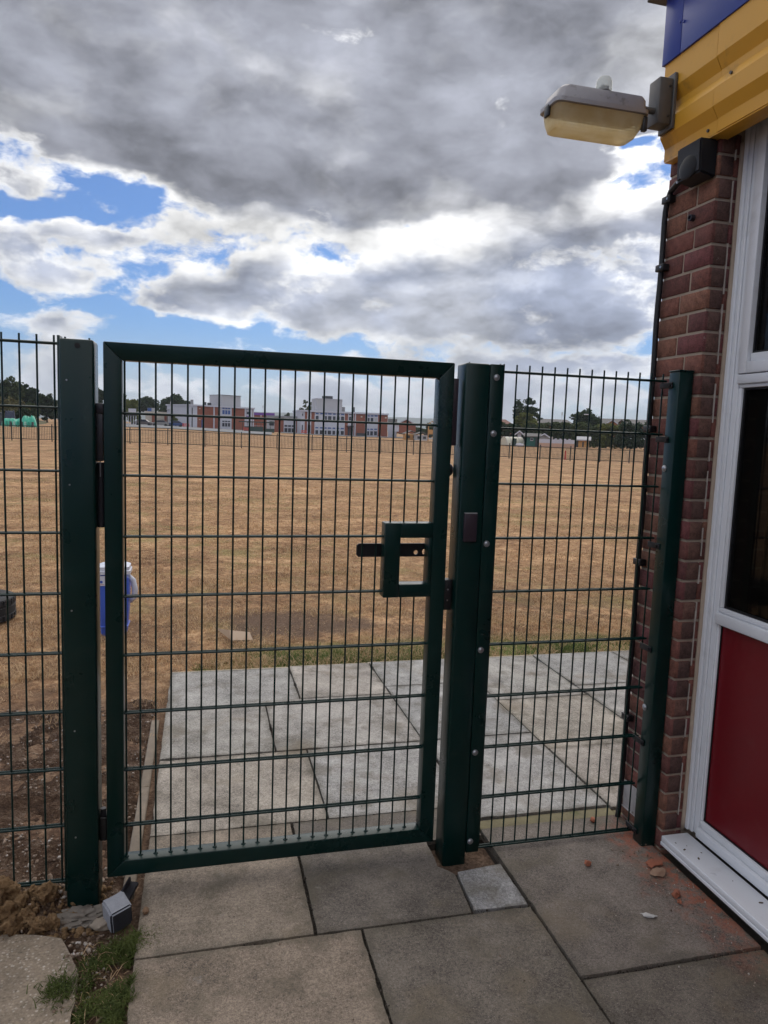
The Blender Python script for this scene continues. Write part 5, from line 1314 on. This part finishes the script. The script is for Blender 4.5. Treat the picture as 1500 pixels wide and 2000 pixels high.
for k in range(9):
    px = 6 + 7.2*k; p = far(px, 113); mobj('sheet_weight', boxmesh(.22, .5, .75, simple('weight_%d' % k, ((.30, .55, .48), (.02, .30, .22), (.05, .06, .06))[k % 3], .5)), tarp, p + Vector((0, 0, .37)))
nav = thing('navy_cover', 'domed navy cover standing behind the turquoise sheeting', 'cover', far(20, 124)); NV = simple('navy_fabric', (.02, .028, .06), .7)
o = drape(8, 31, 124, 800, 4, nav, NV, 'cover_cloth')
drape(-16, 7, 120, 803, 14, thing('black_cover', 'black covered heap at the left edge beyond the railings', 'cover', far(-4, 120)), DK, 'cover_cloth')

# ------------------------------------------------------------------ trees
def leaf_mesh(name, clumps, per, size, mat, seed):
    r = np.random.default_rng(seed); cs = np.repeat(np.array([[*c, cr] for c, cr, n in clumps]), per, axis=0); n = len(cs)
    def unit(): v = r.normal(size=(n, 3)); return v/np.linalg.norm(v, axis=1, keepdims=True)
    p = cs[:, :3] + unit()*np.array([1, 1, .75])*(cs[:, 3:4]*r.random((n, 1))**.45)
    s = size*r.uniform(.6, 1.4, (n, 1)); a = unit(); b = np.cross(a, unit()); b /= np.linalg.norm(b, axis=1, keepdims=True)
    V = np.stack([p-a*s, p+b*s*.6, p+a*s, p-b*s*.6], 1)
    me = bpy.data.meshes.new(name); me.vertices.add(n*4); me.vertices.foreach_set('co', V.ravel()); me.loops.add(n*4); me.loops.foreach_set('vertex_index', np.arange(n*4))
    me.polygons.add(n); me.polygons.foreach_set('loop_start', np.arange(n)*4); me.update(); me.validate(); me.materials.append(mat); return me
def tree(name, label, px, D, py_top, halfw_px, mat, seed, group=None, crown_from=.3, nclump=60, per=34, size=.22, open_=False, flat=False, z=None, cat='tree'):
    r = random.Random(seed); p = far(px, D, z); h = zat(px, py_top, D) - p.z; hw = halfw_px*D/1400
    root = thing(name, label, cat, p, group); clumps = []
    ch = h*(1-crown_from)
    bm = bmesh.new(); trunk = [Vector((0, 0, -.2)), Vector((r.uniform(-.1, .1)*hw, 0, h*.3)), Vector((r.uniform(-.15, .15)*hw, r.uniform(-.1, .1)*hw, h*.62)), Vector((0, 0, h*.85))]
    bm_tube(bm, trunk, max(.12, h*.028), 7, .04)
    for k in range(nclump):
        while True:
            q = Vector((r.uniform(-1, 1), r.uniform(-1, 1), r.uniform(-1, 1)))
            if q.length < 1 and (q.length > .35 or not open_): break
        w = 1.0
        if flat: q.z = q.z*.7 + .3*(1-abs(q.x))
        t = (q.z + 1)/2
        c = Vector((q.x*hw*.86, q.y*hw*.86, h*crown_from + ch*(.08 + .84*t))); cr = hw*(.16 if open_ else .27)*r.uniform(.7, 1.35)
        clumps.append((c, cr, w))
        if k % 6 == 0: bm_tube(bm, [trunk[1].lerp(trunk[2], r.random()), (trunk[2] + c)/2 + Vector((0, 0, -.1*h)), c], h*.010, 5, .02)
    mobj('trunk', finish(bm, 'trunk', M['bark'], True), root, p); mobj('crown', leaf_mesh('crown', clumps, int(per*(1.2 if open_ else 2.2)), size*1.35, mat, seed), root, p); return root
GT = 'trees round the field'
tree('open_tree', 'tall open airy tree with gaps in its crown right of the latch post', 1026, 172, 771, 31, M['leaf_dark'], 1, GT, .25, 78, 26, .26, True)
tree('round_tree', 'yellow green bush-like tree under the tall open tree', 1024, 160, 803, 23, M['leaf_yellow'], 2, GT, .08, 60, 34, .24)
tree('dark_dome_tree', 'dark dome shaped tree rising behind the hedge on the right', 1141, 165, 796, 30, M['leaf_dark'], 3, GT, .1, 80, 36, .24)
tree('small_tree', 'small sparse tree between the brick gable and the right house', 1219, 185, 815, 12, M['leaf_mid'], 4, GT, .3, 24, 20, .25, True)
tree('tall_tree', 'leafy tree behind the left end of the right school block', 605, 262, 778, 24, M['leaf_mid'], 5, GT, .2, 70, 26, .36, True)
tree('low_tree', 'low hazy tree over the link range roof', 560, 300, 803.5, 9, M['leaf_dark'], 6, GT, .1, 26, 26, .34)
tree('spreading_tree', 'dark spreading tree left of the two-storey school block', 345, 225, 771.5, 30, M['leaf_dark'], 7, GT, .25, 84, 34, .32, False, True)
tree('flat_topped_tree', 'dark flat-topped tree left of the spreading tree', 288, 235, 776, 24, M['leaf_dark'], 8, GT, .35, 66, 32, .32, False, True)
tree('yellow_tree', 'yellow green tree close beside the left gate stile', 258, 190, 776, 17, M['leaf_yellow'], 9, GT, .05, 64, 36, .26)
tree('olive_tree', 'dark bushy tree seen in the gap by the left gate stile', 236, 196, 767, 17, M['leaf_mid'], 10, GT, .05, 60, 34, .26)
tree('gap_tree', 'dark tree seen between the left post and the gate', 193, 170, 752, 13, M['leaf_dark'], 11, GT, .05, 50, 34, .26)
tree('bush', 'low dark bush between the flat-topped and the spreading trees', 316, 230, 797, 12, M['leaf_dark'], 21, GT, .05, 30, 30, .3)
tree('bush', 'green bush beside the brick lodge, right of the school', 842, 230, 826, 16, M['leaf_mid'], 22, GT, .02, 34, 30, .3); tree('bush', 'green bush in front of the white cabin', 342, 186, 812, 5, M['leaf_yellow'], 23, GT, .02, 20, 26, .22)
# wooded bank at the far left
bank = None
def build_bank():
    bm = bmesh.new(); NX, NY = 40, 14; V = []
    for j in range(NY+1):
        for i in range(NX+1):
            px = -420 + 560*i/NX; D = 126 + 60*j/NY; p = far(px, D); e = max(0, min(1, (112-px)/170)); e = e*e*(3-2*e); t = math.sin(math.pi*min(1, j/NY*1.05)*.5)
            V.append(bm.verts.new((p.x, p.y, p.z - .1 + 3.3*e*t + .3*mnoise.noise(Vector((i*.5, j*.5, 0)))*e)))
    for j in range(NY):
        for i in range(NX):
            k = j*(NX+1)+i; bm.faces.new((V[k], V[k+1], V[k+NX+2], V[k+NX+1]))
    o = mobj('grass_bank', finish(bm, 'grass_bank', M['leaf_olive'], True)); tag(o, 'scrubby grass bank rising at the left edge', kind='structure')
build_bank()
GB_ = 'trees on the left bank'
labs = ['dark tree at the left edge, tallest on the bank', 'dark tree second from the left edge on the bank', 'dark tree midway down the bank skyline', 'dark rounded tree low on the bank skyline', 'dark bushy tree at the right foot of the bank', 'small dark tree nearest the left gate post']
for k, (px, D, pt_, hw, z) in enumerate(((-14, 158, 727, 26, 2.6), (20, 160, 733, 22, 2.4), (48, 162, 745, 19, 2.0), (68, 164, 753, 15, 1.2), (92, 166, 764, 18, .7), (116, 172, 777, 12, .7))):
    tree('bank_tree', labs[k], px, D, pt_, hw, M['leaf_dark'] if k != 1 else M['leaf_mid'], 40+k, GB_, .02, 70, 36, .2, z=z)
for k, (px, D, pt_, hw, lab) in enumerate(((10, 138, 768, 22, 'olive scrub bush at the left edge of the bank'), (40, 142, 776, 16, 'olive scrub bush in the middle of the bank'), (64, 146, 784, 13, 'grey green scrub bush low on the bank'), (47, 128, 795, 18, 'dark scrub just above the turquoise sheeting'), (20, 131, 790, 16, 'olive scrub just above the navy cover'))):
    tree('scrub_bush', lab, px, D, pt_, hw, (M['leaf_olive'], M['leaf_olive'], M['leaf_mid'], M['leaf_dark'], M['leaf_olive'])[k], 60+k, 'scrub on the left bank', .0, 46, 34, .17, cat='bush')
# hedge on the right: clipped lengths
def hedge(px0, px1, D, pyt, pyb, mat, seed, label):
    r = random.Random(seed); p0 = far(px0, D); p1 = far(px1, D); c = (p0+p1)/2; root = thing('hedge', label, 'hedge', c, 'hedges behind the field'); L = (p1-p0).length; u = (p1-p0).normalized(); n_ = Vector((-u.y, u.x, 0))
    zb_, zt_ = zat((px0+px1)/2, pyb, D) - c.z, zat((px0+px1)/2, pyt, D) - c.z; clumps = []
    for k in range(int(L*17)):
        q = u*r.uniform(-.5, .5)*L + n_*r.uniform(-1, 1); clumps.append((Vector((q.x, q.y, r.uniform(zb_+.1, zt_-.3) + .35*mnoise.noise(Vector((q.x*.4, q.y*.4, seed))))), r.uniform(.5, .9), 1))
    mobj('foliage', leaf_mesh('foliage', clumps, 60, .24, mat, seed), root, c)
    bm = bmesh.new()
    for k in range(int(L/1.6)): q = u*(-.5 + (k+.5)/int(L/1.6))*L; bm_tube(bm, [(q.x, q.y, zb_-.4), (q.x+.1, q.y, zt_*.7)], .05, 5, .02)
    mobj('stems', finish(bm, 'stems', M['bark']), root, c)
hedge(975, 1068, 150, 827, 868, M['leaf_dark'], 1, 'dark hedge length behind the polytunnel and sheds'); hedge(1050, 1135, 148, 825.5, 868, M['leaf_mid'], 2, 'mid green hedge length behind the white wall')
hedge(1120, 1182, 142, 826, 871, M['leaf_mid'], 3, 'green hedge length behind the play cottage'); hedge(1172, 1216, 141, 829, 873, M['leaf_yellow'], 4, 'yellowish hedge length under the brick gable'); hedge(1208, 1300, 139, 827, 874, M['leaf_dark'], 5, 'dark hedge length at the right end of the field')
hedge(770, 900, 240, 836, 847, M['leaf_mid'], 6, 'low green hedge far behind the play tower')

# ------------------------------------------------------------------ air
def build_haze():
    bm = bmesh.new(); bm_box(bm, (-4700, -4700, -12), (4700, 4700, 125))
    m = bpy.data.materials.new('pale_air'); m.use_nodes = True; t = m.node_tree; t.nodes.clear(); v = t.nodes.new('ShaderNodeVolumePrincipled'); o = t.nodes.new('ShaderNodeOutputMaterial')
    v.inputs['Color'].default_value = (.86, .92, 1.0, 1); v.inputs['Density'].default_value = .00022; v.inputs['Anisotropy'].default_value = .2
    t.links.new(v.outputs[0], o.inputs['Volume'])
    ob = mobj('haze', finish(bm, 'haze', m)); tag(ob, 'thin pale summer haze', kind='stuff')
build_haze()
